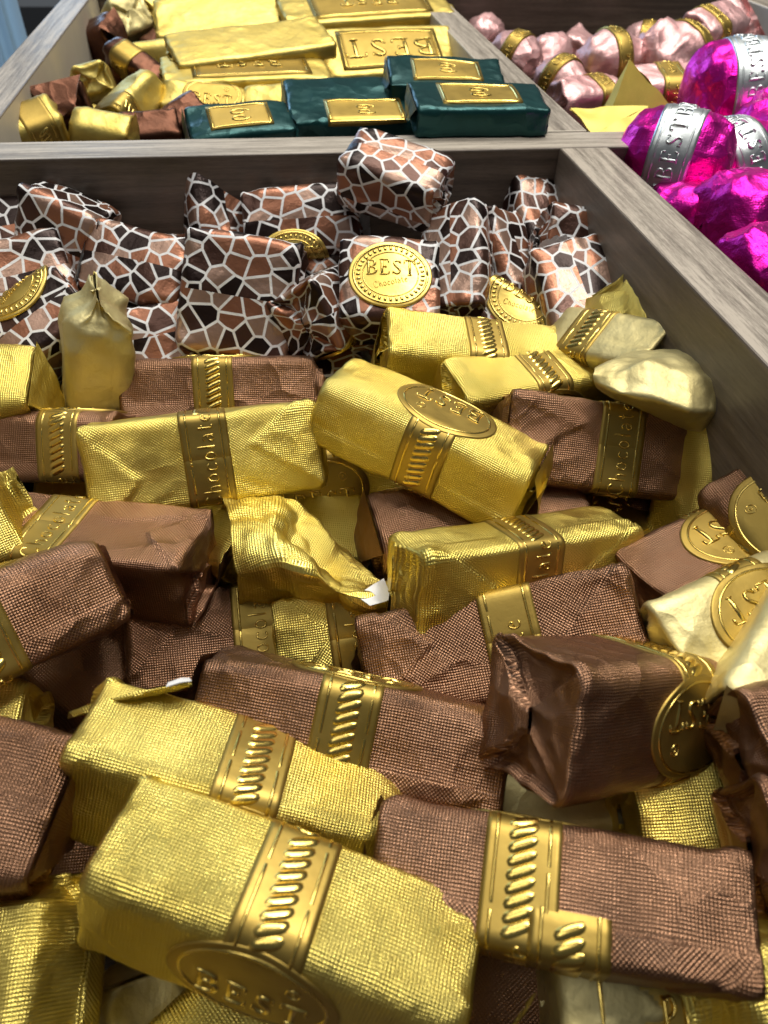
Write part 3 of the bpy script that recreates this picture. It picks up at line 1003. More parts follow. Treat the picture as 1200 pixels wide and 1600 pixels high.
put(B_, (40, 850), (318, 888), .059, 172, 'dark brown foil bar below the boxy gold bar, dog eared right end', flap=((1, 'u', 35),), bx=-.006, anc='b', dz=3)
put(G, (345, 838), (420, 868), .047, 30, 'crumpled gold foil wrapper torn open, its loose foil draped to the right', L=.03, noband=1, drape=1, rough=1.4)
put(B_, (-40, 1010), (150, 905), .062, -40, 'brown foil bar at the left edge with a shiny gold rope band', bx=.002, anc='b', dz=-6)
put(G, (-50, 830), (5, 808), .058, 40, 'gold foil bar end at the left edge above the brown bar with rope band', noband=1, e1='pinch', ext=.006, anc='b', L=.04)
put(G, (60, 800), (200, 780), .036, 10, 'dim gold bar tucked beneath the left end of the boxy gold bar', noband=1, anc='a', L=.05)
put(B_, (65, 1105), (160, 1020), .040, 30, 'dark crumpled brown foil bar under the left brown bar with rope band', e0='pinch', ext=.006, rough=1.5, noband=1, anc='a', L=.05)
put(B_, (205, 1015), (450, 985), .041, -150, 'dark brown foil bar in the gap, a gold band reading CO at its right end', bx=.002, anc='a', dz=0)
put(G, (432, 1012), (612, 985), .040, -140, 'shaded gold bar with a tilted band, wedged behind the middle brown bar', bx=-.010, rough=1.4, anc='a', dz=0)
put(B_, (585, 845), (830, 805), .046, 8, 'dark brown foil bar under the right half of the diagonal gold bar', noband=1, flap=((-1, 'u', 16),), anc='a', dz=0)
put(G, (440, 765), (660, 735), .044, 60, 'gold foil bar behind the boxy gold bar, its seal showing one letter', bx=-.003, anc='b', dz=0)
put(G, (460, 850), (572, 838), .038, 20, 'short gold bar end below the seal, left of the dark brown bar', noband=1, anc='b', L=.05)
put(B_, (-40, 1265), (80, 1278), .054, 8, 'brown bar at the left edge showing its big square folded end', W=.024, H=.0215, noband=1, dz=-14, flap=((1, 'u', 8),), anc='b', L=.05)
put(G, (-35, 1720), (32, 1415), .052, -25, 'gold foil bar standing steeply in the bottom left corner', dz=14, e1='pinch', ext=.004, noband=1, anc='b', L=.05)
put(P_, (235, 1600), (230, 1500), .034, 20, 'dull gold bar with smooth folded end under the lowest gold bar', dz=20, noband=1, flap=((1, 'u', 14),), anc='b', L=.05)
put(G, (360, 1640), (440, 1560), .036, 10, 'dim woven gold bar deep under the lowest gold bar', noband=1, anc='c', L=.05)
put(B_, (715, 1620), (815, 1520), .034, 10, 'dark brown bar standing in the gap at the bottom, right of the lowest gold bar', noband=1, anc='c', L=.05)
put(P_, (850, 1590), (1085, 1600), .048, -165, 'dull gold bar at the bottom edge, letters reading chocola across it', bigword=1, anc='a', L=.05)
put(G, (1140, 1600), (1260, 1570), .050, 30, 'gold foil bar with crumpled end in the bottom right corner', e0='pinch', ext=.005, rough=1.5, noband=1, anc='a', L=.05)
put(G, (-20, 1165), (40, 1160), .044, 10, 'dim gold foil bar low at the left edge, above the square brown end', noband=1, anc='b', L=.05)
put(B_, (30, 1350), (200, 1330), .022, 10, 'dark brown bar deep in the gap left of the lowest gold bar', noband=1, anc='c', L=.05)
put(B_, (250, 1075), (330, 1190), .022, 10, 'dark brown bar deep in the gap behind the long open flap', noband=1, anc='c', L=.05)
put(B_, (380, 945), (540, 960), .022, 10, 'dark brown bar deep in the gap under the torn gold wrapper', noband=1, anc='c', L=.05)
put(B_, (1040, 790), (1150, 800), .022, 10, 'dark brown bar deep in the gap beside the standing gold bar', noband=1, anc='c', L=.05)
put(B_, (620, 1290), (520, 1420), .022, 10, 'dark brown bar deep in the gap under the bottom right brown bar', noband=1, anc='c', L=.05)
put(B_, (1130, 1380), (1180, 1500), .022, 10, 'dark brown bar deep in the gap at the lower right edge', noband=1, anc='c', L=.05)
put(G, (900, 640), (1000, 650), .022, 10, 'dim gold bar deep in the gap under the pale open ended bar', noband=1, anc='c', L=.05)
put(P_, (150, 650), (150, 525), .062, -5, 'gold bar standing upright at left with a pale crumpled top', dz=26, L=.045, W=.0215, H=.018, e1='pinch', ext=.007, bx=-.017, rough=2.0)
put(G, (-15, 615), (60, 612), .060, 20, 'pale folded gold bar end at the left edge, beside the upright bar', noband=1, flap=((1, 'u', 18),), anc='b', L=.05)

# --- front bin, printed squares along the back
K = 'printed'
SQ = (.034, .030, .024)
lump(K, 618, 280, .0965, -30, -9, 18, (.0330, .0215, .0165), 'cell printed square resting highest on the rear rail')
lump(K, 338, 330, .0790, 98, 46, 20, (.0290, .0220, .0170), 'cell printed square leaning on its corner against the rear panel, left of centre')
lump(K, 480, 308, .074, 5, 3, -55, (0.0352, 0.0234, 0.0184), 'long cell printed square at the back with a dark gold seal below', sticker=('t', 110))
lump(K, 472, 356, .077, -2, 2, 50, (0.0391, 0.0233, 0.0186), 'dark cell printed bar with half a gold seal on its face', sticker=('t', -62), sx=-.004)
lump(K, 102, 378, .0780, -22, -16, 72, (.0260, .0290, .0190), 'dark cell printed square standing on edge at upper left')
lump(K, 202, 350, .0690, 20, 30, 30, (.0230, .0190, .0160), 'cell printed corner peeking between two squares at upper left')
lump(K, 15, 375, .074, 10, 5, 40, (0.0251, 0.0218, 0.0167), 'cell printed piece cut by the left edge, behind the rest')
lump(K, 226, 428, .0710, -20, -6, 40, (.0330, .0240, .0200), 'cell printed square tilted with its folded end forward, left of the big dark one', kflap=1)
lump(K, 42, 445, .0690, 15, 6, 45, (.0300, .0260, .0210), 'rounded cell printed square at the left edge')
lump(K, 380, 468, .072, -10, -8, 58, (.0350, .0370, .0260), 'big dark cell printed square in the middle of the printed ones')
lump(K, 505, 392, .070, 30, 24, 25, (0.0234, 0.0218, 0.0184), 'small cell printed piece between the gold seal bar and the sealed square')
lump(K, 605, 462, .073, -6, -2, 34, (0.0301, 0.0285, 0.0218), 'cell printed square with a full oval gold seal reading BEST on top', sticker=('t', 0))
lump(K, 505, 490, .067, 60, -12, 60, (0.0285, 0.0234, 0.0201), 'dark cell printed square with gold lining edge, left of the sealed square', sticker=('t', -75))
lump(K, 622, 355, .068, 0, 0, 35, (0.0306, 0.0234, 0.0198), 'cell printed piece in shade under the highest square')
lump(K, 714, 418, .076, 82, 34, -20, (0.0368, 0.0209, 0.0184), 'tall cell printed bar upright right of the sealed square')
lump(K, 792, 425, .072, 104, 38, 18, (0.0385, 0.0184, 0.0167), 'dark cell printed bar leaning against the tall upright one')
lump(K, 840, 348, .075, 95, 30, 10, (0.0285, 0.0234, 0.0184), 'cell printed square by the rear corner of the divider')
lump(K, 906, 402, .074, -10, -10, 48, (0.0301, 0.0268, 0.0201), 'cell printed square with an opened dark flap beside the divider', kflap=1)
lump(K, 895, 468, .070, -80, -28, 10, (0.0318, 0.0251, 0.0201), 'cell printed square sagging towards the gold bars beside the divider')
lump(K, 265, 538, .060, 8, 4, 40, (0.0279, 0.0233, 0.0195), 'cell printed square right behind the upright gold bar')
lump(K, 422, 550, .052, 35, 25, 30, (.0260, .0230, .0180), 'cell printed triangle corner below the big dark square')
lump(K, 512, 580, .052, 10, 8, 20, (0.0223, 0.0186, 0.0158), 'cell printed dome just above the diagonal gold bar')
lump(K, 786, 522, .063, -35, -18, 35, (0.0285, 0.0251, 0.0184), 'cell printed square, its beaded gold seal half hidden by the top gold bar', sticker=('t', 40))
lump(K, 75, 515, .065, 25, 25, 25, (0.0285, 0.0234, 0.0184), 'cell printed square left of the upright gold bar, gold coin seal in front', sticker=('t', 55))
lump(K, 12, 545, .060, -20, 0, 30, (0.0285, 0.0234, 0.0184), 'cell printed square at the left edge below the rounded one')
lump(K, 275, 465, .058, 15, 15, 30, (0.0306, 0.0252, 0.0198), 'copper cell printed corner between the tilted square and the big dark one')
lump(K, 585, 535, .054, 15, 0, 20, (0.0285, 0.0234, 0.0184), 'cell printed square low in the shade under the sealed square')
lump(K, 470, 440, .056, 15, 0, 20, (0.0306, 0.0252, 0.0198), 'cell printed square low in the shade right of the big dark one')
lump(K, 695, 500, .052, 15, 0, 20, (0.0285, 0.0234, 0.0184), 'cell printed square low in the shade below the tall upright one')
lump(K, 330, 395, .052, 15, 0, 20, (0.0306, 0.0252, 0.0198), 'cell printed square low in the shade above the big dark one')
lump(K, 150, 470, .052, 15, 0, 20, (0.0285, 0.0234, 0.0184), 'cell printed square low in the shade behind the upright gold bar top')

# --- right front bin
MG = 'magenta'
lump(MG, 1152, 146, .099, -12, 8, 20, (0.0475, 0.0416, 0.0404), 'round magenta sweet with silver BEST band, topmost of the magenta heap', e='egg')
lump(MG, 1052, 248, .096, -35, 0, -10, (0.0410, 0.0356, 0.0335), 'round magenta sweet with silver ST band, lowest left beside the divider', e='egg')
lump(MG, 1142, 260, .087, 15, 8, -15, (0.0389, 0.0335, 0.0324), 'magenta sweet with a pale silver band, between the two round ones', e='egg', bx=-.004)
lump(MG, 1180, 348, .085, 10, -10, 40, (0.0454, 0.0335, 0.0335), 'boxy magenta sweet with folded corner, nearest the divider at the right edge', noband=1, e='egg2')
lump(MG, 1080, 345, .080, 30, 0, 20, (0.0389, 0.0302, 0.0281), 'magenta sweet mostly hidden by the divider edge', noband=1, e='egg2')
lump(MG, 1195, 225, .094, 60, 20, 20, (0.0389, 0.0302, 0.0302), 'magenta sweet with a crumpled flap, cut by the right edge', noband=1, rough=1.6, e='egg2')
lump(MG, 1200, 430, .078, 30, 0, 20, (0.0389, 0.0302, 0.0281), 'dark magenta sweet in the shade below the boxy one', noband=1, e='egg2')
lump(MG, 1110, 205, .078, 30, 0, 20, (0.0389, 0.0302, 0.0281), 'dark magenta sweet in shade under the topmost round one', noband=1, e='egg2')

# --- right rear bin
PK = 'pink'
lump(PK, 806, 88, .086, -48, -12, 10, (0.0318, 0.0251, 0.0234), 'pale pink sweet with slanting gold band, beside the rear divider', e='egg')
lump(PK, 858, 88, .082, 20, 0, 30, (0.0286, 0.0251, 0.0234), 'plain looking pale pink sweet behind the slanting banded one', noband=1, e='egg')
lump(PK, 875, 130, .084, -60, -10, 20, (0.0302, 0.0234, 0.0218), 'pale pink sweet with wide dark gold band, left of the big round pink one', e='egg')
lump(PK, 952, 102, .087, 8, 4, 10, (0.0365, 0.0318, 0.0301), 'big round pale pink sweet with a thin upright gold band', e='egg', hw=.0042)
lump(PK, 1052, 95, .091, 28, 6, 20, (0.0430, 0.0352, 0.0318), 'large crumpled pale pink sweet behind the magenta heap', e='egg', bx=.008, hw=.0045, rough=1.4)
lump(PK, 1038, 148, .083, -6, 3, 10, (0.0397, 0.0251, 0.0234), 'boxy pale pink sweet with gold band, behind the yellow card corner', hw=.006)
lump(PK, 910, 162, .078, 14, 0, 10, (0.0334, 0.0218, 0.0201), 'low pale pink sweet with a gold band, behind the flat yellow card', bx=.008)
lump(PK, 1110, 52, .094, 30, 4, 20, (0.0397, 0.0251, 0.0234), 'pale pink sweet at the right wall with a raised twisted end', e1='flare', ext=.012, bendup=(0, .9), bx=-.006)
lump(PK, 1010, 65, .080, -30, 4, 20, (0.0318, 0.0234, 0.0218), 'pale pink sweet at the back with a gold band in shade', e='egg')
lump(PK, 757, 55, .080, 40, 4, 20, (0.0286, 0.0234, 0.0218), 'pale pink sweet barely showing over the rear divider', noband=1, e='egg')
lump(PK, 900, 85, .074, 60, 4, 20, (0.0318, 0.0234, 0.0218), 'crumpled pale pink sweet between the plain one and the big round one', noband=1, rough=1.5)
lump(PK, 1135, 130, .078, -20, 4, 20, (0.0318, 0.0251, 0.0234), 'pale pink sweet low behind the topmost magenta one', noband=1)
lump(PK, 975, 150, .068, 10, 4, 20, (0.0318, 0.0251, 0.0234), 'pale pink sweet underneath, in the shade of the yellow card', noband=1)

# --- left rear bin: small bars
GS, BS = 'goldsmooth', 'brownsmooth'
lump(P_, 197, 38, 0.0900, -60, 35, 10, (0.0275, 0.0234, 0.0206), 'pale gold dented sweet at the very back of the left rear bin', noband=1, rough=1.4)
lump(GS, 246, 32, 0.0860, -70, 45, 10, (0.0234, 0.0165, 0.0179), 'pointed gold sweet next to the pale dented one', noband=1, rough=1.7)
lump(BS, 152, 62, 0.0830, -30, 20, 20, (0.0302, 0.0220, 0.0179), 'brown sweet with folded triangle end near the cream wall', noband=1, kflap=1, rough=1.7)
lump(BS, 255, 72, 0.0790, 40, 25, 20, (0.0220, 0.0179, 0.0165), 'brown foil corner behind the square gold end', noband=1, rough=1.7)
lump(GS, 230, 100, 0.0800, 5, 5, 80, (0.0344, 0.0206, 0.0151), 'flat gold sweet behind the slanting shiny brown bar', noband=1, rough=1.7)
lump(BS, 217, 108, 0.0880, -38, -22, 20, (0.0344, 0.0138, 0.0124), 'shiny brown bar slanting down to the right in the left rear bin', bx=-.006, rough=1.7)
lump(GS, 148, 132, 0.0880, -80, 20, 10, (0.0330, 0.0179, 0.0151), 'gold bar with band pointing at the viewer, beside the cream wall', bx=.002, rough=1.7)
lump(BS, 178, 128, 0.0800, -70, 20, 30, (0.0317, 0.0151, 0.0138), 'brown bar wedged behind the gold bar with band', noband=1, rough=1.7)
lump(BS, 98, 172, 0.0840, -75, 25, 8, (0.0289, 0.0248, 0.0179), 'dark brown sweet with a large triangular end at the left', noband=1, kflap=1, rough=1.7)
lump(GS, 208, 165, 0.0860, 62, 14, -20, (0.0317, 0.0179, 0.0151), 'gold bar tilted with a rope band near its lower end', bx=-.012, rough=1.7)
lump(GS, 45, 205, 0.0860, 25, 10, 20, (0.0262, 0.0179, 0.0151), 'gold sweet with clear band cut off by the rail at far left', bx=.004, rough=1.7)
lump(GS, 162, 203, 0.0860, -12, -8, 25, (0.0234, 0.0151, 0.0124), 'small gold foil tip just above the rail at left', noband=1, rough=1.7)
lump(GS, 110, 205, 0.0760, 15, 0, 30, (0.0302, 0.0179, 0.0151), 'gold foil beneath the dark brown triangular end', noband=1, rough=1.7)
lump(BS, 280, 190, 0.0840, 30, 20, 30, (0.0234, 0.0151, 0.0138), 'brown and gold twisted corner left of the low green box', noband=1, rough=1.7)
lump(BS, 232, 208, 0.0820, 10, 0, 30, (0.0262, 0.0151, 0.0138), 'dark brown edge on the rail left of the low green box', noband=1, rough=1.7)
lump(BS, 300, 140, 0.0840, 10, 20, 30, (0.0234, 0.0193, 0.0151), 'brown foil corner in front of the stacked gold tablets', noband=1, rough=1.7)
lump(GS, 322, 168, 0.0840, -8, -4, 30, (0.0371, 0.0165, 0.0151), 'gold bar with oval seal behind the low green box', bx=.004, rough=1.7)
lump(GS, 425, 175, 0.0820, -8, 4, 30, (0.0248, 0.0193, 0.0179), 'crumpled gold end between the low green box and the big green box', noband=1, rough=1.4)
lump(GS, 245, 190, 0.0780, 30, 4, 30, (0.0248, 0.0193, 0.0179), 'dim gold sweet in the gap left of the gold bar with seal', noband=1, rough=1.7)
lump(BS, 200, 80, 0.0700, 0, 4, 30, (0.0344, 0.0234, 0.0179), 'brown sweet in shade at the bottom of the left rear heap', noband=1, rough=1.7)

# --- left rear bin: tablets and green boxes  (pixel of the middle, height, yaw, pitch, roll)
TB = 'tablet'
lump(TB, 392, 72, .0985, 14, 3, 12, (.078, .032, .0068), 'plain gold tablet lying askew on top of the gold stack')
lump(TB, 385, 116, .0905, 6, 0, 6, (.078, .034, .0070), 'gold tablet with a dull label right under the askew one', plate='BEST', size=.008)
lump(TB, 392, 138, .0830, 3, 0, 4, (.076, .034, .0070), 'gold tablet second from the bottom of the front stack')
lump(TB, 400, 160, .0755, 3, 0, 4, (.076, .034, .0070), 'gold tablet at the bottom of the front stack')
lump(TB, 392, 28, .0945, 4, 2, 25, (.110, .034, .0075), 'thin gold tablet edge in front of the rear panel')
lump(TB, 388, 46, .0850, 4, 2, 10, (.110, .034, .0075), 'thin gold tablet edge below the rearmost one')
lump(TB, 570, 22, .0965, 8, 2, 14, (.100, .038, .011), 'gold tablet with a grey label at the very back', plate='BEST', size=.009)
lump(TB, 600, 52, .0890, 6, 2, 16, (.094, .040, .010), 'gold tablet with BEST label half covered by the front one', plate='BEST', size=.012)
lump(TB, 602, 92, .0905, 4, 1, 24, (.076, .036, .010), 'gold tablet tilted forward showing its whole BEST label upside down', plate='BEST', size=.0125, bigplate=1)
GR = 'green'
lump(GR, 548, 174, .0920, 2, 0, 10, (.054, .040, .0120), 'big dark green box with a small shiny gold label, in the middle', plate='script', sx=.004, sv=-.012)
lump(GR, 376, 198, .0940, 8, 2, 16, (.040, .022, .008), 'low dark green box with a gold label leaning on the rail', plate='script')
lump(GR, 695, 130, .0985, -4, -2, 10, (.050, .028, .010), 'dark green box with crinkled blue glints behind the front green box', plate='script')
lump(GR, 745, 168, .1065, -2, 0, 6, (.048, .026, .0095), 'dark green box in front resting on the divider, bright reflection on its label', plate='script')
lump(GR, 640, 190, .0850, 2, 0, 4, (.040, .030, .014), 'dark green box edge low in the shade between two green boxes')

# --- two folded yellow cards over the right rear bin
CARDS = [((1046 - 62, 168), .098, 'yellow folded card corner standing up like a tent, beside the magenta sweets', 'tent'),
         ((952, 188), .097, 'flat yellow folded card on the rail in front of the pink sweets', 'flat')]

# ------------------------------------------------------------------ settle: push things apart along the line of sight
EYE = np.array([0, 0, CAMZ])


def prio(i):
    l, o = i['label'], i['o']
    if 'pr' in o: return o['pr']
    if 'deep in' in l or 'low in the shade' in l or 'in shade' in l or 'in the shade' in l: return 0
    return 1 if o.get('noband') and i['kind'] in ('gold', 'brown', 'pale') else 2


def settle(items, rounds=40):
    n = len(items)
    c = np.array([i['c'] for i in items])
    c0 = c.copy()
    hs = np.array([i['dim'] / 2 for i in items]) * (0.96, 0.90, 0.90)
    Rm = np.array([i['R'] for i in items])
    d = c - EYE
    d /= np.linalg.norm(d, axis=1)[:, None]
    m = np.zeros(n)
    rad = np.linalg.norm(hs, axis=1)
    pr = np.array([prio(i) for i in items])
    cap = np.array([{2: .004, 1: .009, 0: .03}[p] for p in pr])
    tot = 0
    for it in range(rounds):
        dm = np.zeros(n)
        tot = 0
        for i in range(n):
            dist = np.linalg.norm(c[i + 1:] - c[i], axis=1)
            for j in np.nonzero(dist < rad[i] + rad[i + 1:])[0] + i + 1:
                ax = list(Rm[i].T) + list(Rm[j].T)
                for a in Rm[i].T:
                    for b in Rm[j].T:
                        x = np.cross(a, b)
                        l = np.linalg.norm(x)
                        if l > .05: ax.append(x / l)
                ax = np.array(ax)
                t = ax @ (c[j] - c[i])
                sg = np.sign(t + 1e-12)
                ax = ax * sg[:, None]
                pen = np.abs(ax @ Rm[i]) @ hs[i] + np.abs(ax @ Rm[j]) @ hs[j] - np.abs(t)
                if pen.min() < .0004: continue
                ai, aj = ax @ d[i], ax @ d[j]
                cost = pen / np.sqrt(ai ** 2 + aj ** 2 + 1e-6)
                k = cost.argmin()
                tot += pen.min()
                wi, wj = (1, 1) if pr[i] == pr[j] else ((0.1, 1) if pr[i] > pr[j] else (1, 0.1))
                den = wi * ai[k] ** 2 + wj * aj[k] ** 2 + .02
                dm[j] += .35 * wj * pen[k] * aj[k] / den
                dm[i] -= .35 * wi * pen[k] * ai[k] / den
        # walls of the bin
        for i in range(n):
            for nx, lim, key in (((1, 0, 0), XD, 'main'), ((-1, 0, 0), -XL, 'left'), ((0, 1, 0), YF, 'front'), ((-1, 0, 0), -XD2, 'right'), ((0, 1, 0), YE, 'rear')):
                if key not in items[i]['walls']: continue
                nx = np.array(nx, float)
                ov = c[i] @ nx + np.abs(nx @ Rm[i]) @ hs[i] - lim
                a = d[i] @ nx
                if ov > 0 and abs(a) > .15: dm[i] -= .4 * ov / a
        m = np.clip(m + np.clip(dm, -.003, .003), -cap, cap)
        c = c0 + d * m[:, None]
    if DEBUG: print('settle: left over', tot, 'mean move', np.abs(m).mean())
    for i in range(n): items[i]['c'] = c[i]


for it in ITEMS:
    k, c = it['kind'], it['c']
    if k in (G, B_, P_) and c[1] < YF or k == K: it['walls'] = ('main', 'left', 'front')
    elif k == MG: it['walls'] = ('right',)
    elif k == PK: it['walls'] = ('right', 'rear')
    else: it['walls'] = ('left', 'rear')
    if 'highest' in it['label']: it['walls'] = ()
settle(ITEMS)

# ------------------------------------------------------------------ build every sweet
GROUP = {G: 'gold foil bars in the front bin', B_: 'brown foil bars in the front bin', P_: 'pale gold foil bars', K: 'cell printed squares along the back of the front bin',
         MG: 'magenta sweets in the right front bin', PK: 'pale pink sweets in the right rear bin', GS: 'small gold sweets in the left rear bin', BS: 'small brown sweets in the left rear bin',
         TB: 'gold tablets in the left rear bin', GR: 'dark green boxes in the left rear bin'}
NAME = {G: ('gold_chocolate_bar', 'chocolate bar'), B_: ('brown_chocolate_bar', 'chocolate bar'), P_: ('pale_gold_chocolate_bar', 'chocolate bar'),
        K: ('printed_chocolate_square', 'chocolate'), MG: ('magenta_chocolate', 'chocolate'), PK: ('pink_chocolate', 'chocolate'),
        GS: ('small_gold_chocolate', 'chocolate'), BS: ('small_brown_chocolate', 'chocolate'), TB: ('gold_chocolate_tablet', 'chocolate tablet'), GR: ('green_chocolate_box', 'chocolate box')}


def add_flap(b, t, end, edge, a0, a1, seed, mats, wfrac=1.0, ln=None, tip=.35):
    sx = 1 if end > 0 else -1
    hz = (1 if edge == 'u' else -1) * (b.H / 2 - .0006)
    # local frame: out = +-X, down the end face from the hinge
    along = np.array([0, 1.0, 0]) * (sx if edge == 'u' else -sx)
    out = np.array([sx, 0, 0.0])
    dn = np.cross(along, out)
    w0 = b.W * .92 * wfrac
    s = sheet((sx * (b.L / 2 + .0006), 0, hz), along, out, w0, w0 * tip, ln or b.H * .8, a0, a1, seed, 16, 16, skew=random.Random(seed).uniform(-.15, .15))
    # make sure it hangs towards the middle of the face
    if dn[2] * hz > 0:
        for k in range(len(s.v)):
            s.v[k] = s.v[k] * (1, 1, -1) + (0, 0, 2 * hz)
    s.build('fold_flap', mats, t)


def catmull(A, n, axis, soft=.45):
    A = np.moveaxis(A, axis, 0)
    k = len(A)
    A2 = np.concatenate([2 * A[:1] - A[1:2], A, 2 * A[-1:] - A[-2:-1]])
    uu = np.linspace(0, k - 1 - 1e-6, n)
    ii = uu.astype(int)
    f = (uu - ii).reshape((-1,) + (1,) * (A.ndim - 1))
    p0, p1, p2, p3 = A2[ii], A2[ii + 1], A2[ii + 2], A2[ii + 3]
    r = .5 * (2 * p1 + (p2 - p0) * f + (2 * p0 - 5 * p1 + 4 * p2 - p3) * f ** 2 + (3 * p1 - p0 - 3 * p2 + p3) * f ** 3)
    return np.moveaxis(soft * r + (1 - soft) * (p1 * (1 - f) + p2 * f), 0, axis)     # keep the fold lines crisp


def fold_sheet(ctl, Mx, seed, amp, lift=0.0, n=64, m=56, soft=.45):
    """a loose sheet of foil through a net of points, crumpled; returned in the local frame Mx"""
    C3 = np.array([[at(p[0], p[1], p[2] + lift) for p in r] for r in ctl])
    P = catmull(catmull(C3, n, 0, soft), m, 1, soft)
    N = np.cross(np.gradient(P, axis=0), np.gradient(P, axis=1))
    N /= np.linalg.norm(N, axis=-1, keepdims=True) + 1e-12
    P = P + N * (amp * (crumple(P, .0085, seed) - .5) + amp * .33 * (crumple(P, .004, seed + 1) - .5))[..., None]
    uv = np.stack([np.r_[0, np.cumsum(np.linalg.norm(np.diff(P[:, m // 2], axis=0), axis=1))][:, None] + np.zeros((1, m)),
                   np.r_[0, np.cumsum(np.linalg.norm(np.diff(P[n // 2], axis=0), axis=1))][None] + np.zeros((n, 1))], -1) * 1000
    inv = np.array(Mx.inverted())
    Pl = P @ inv[:3, :3].T + inv[:3, 3]
    mb = MB()
    mb.grid(Pl, uv, 0)
    mb.grid(Pl - N @ inv[:3, :3].T * .00015, uv, 0)
    return mb


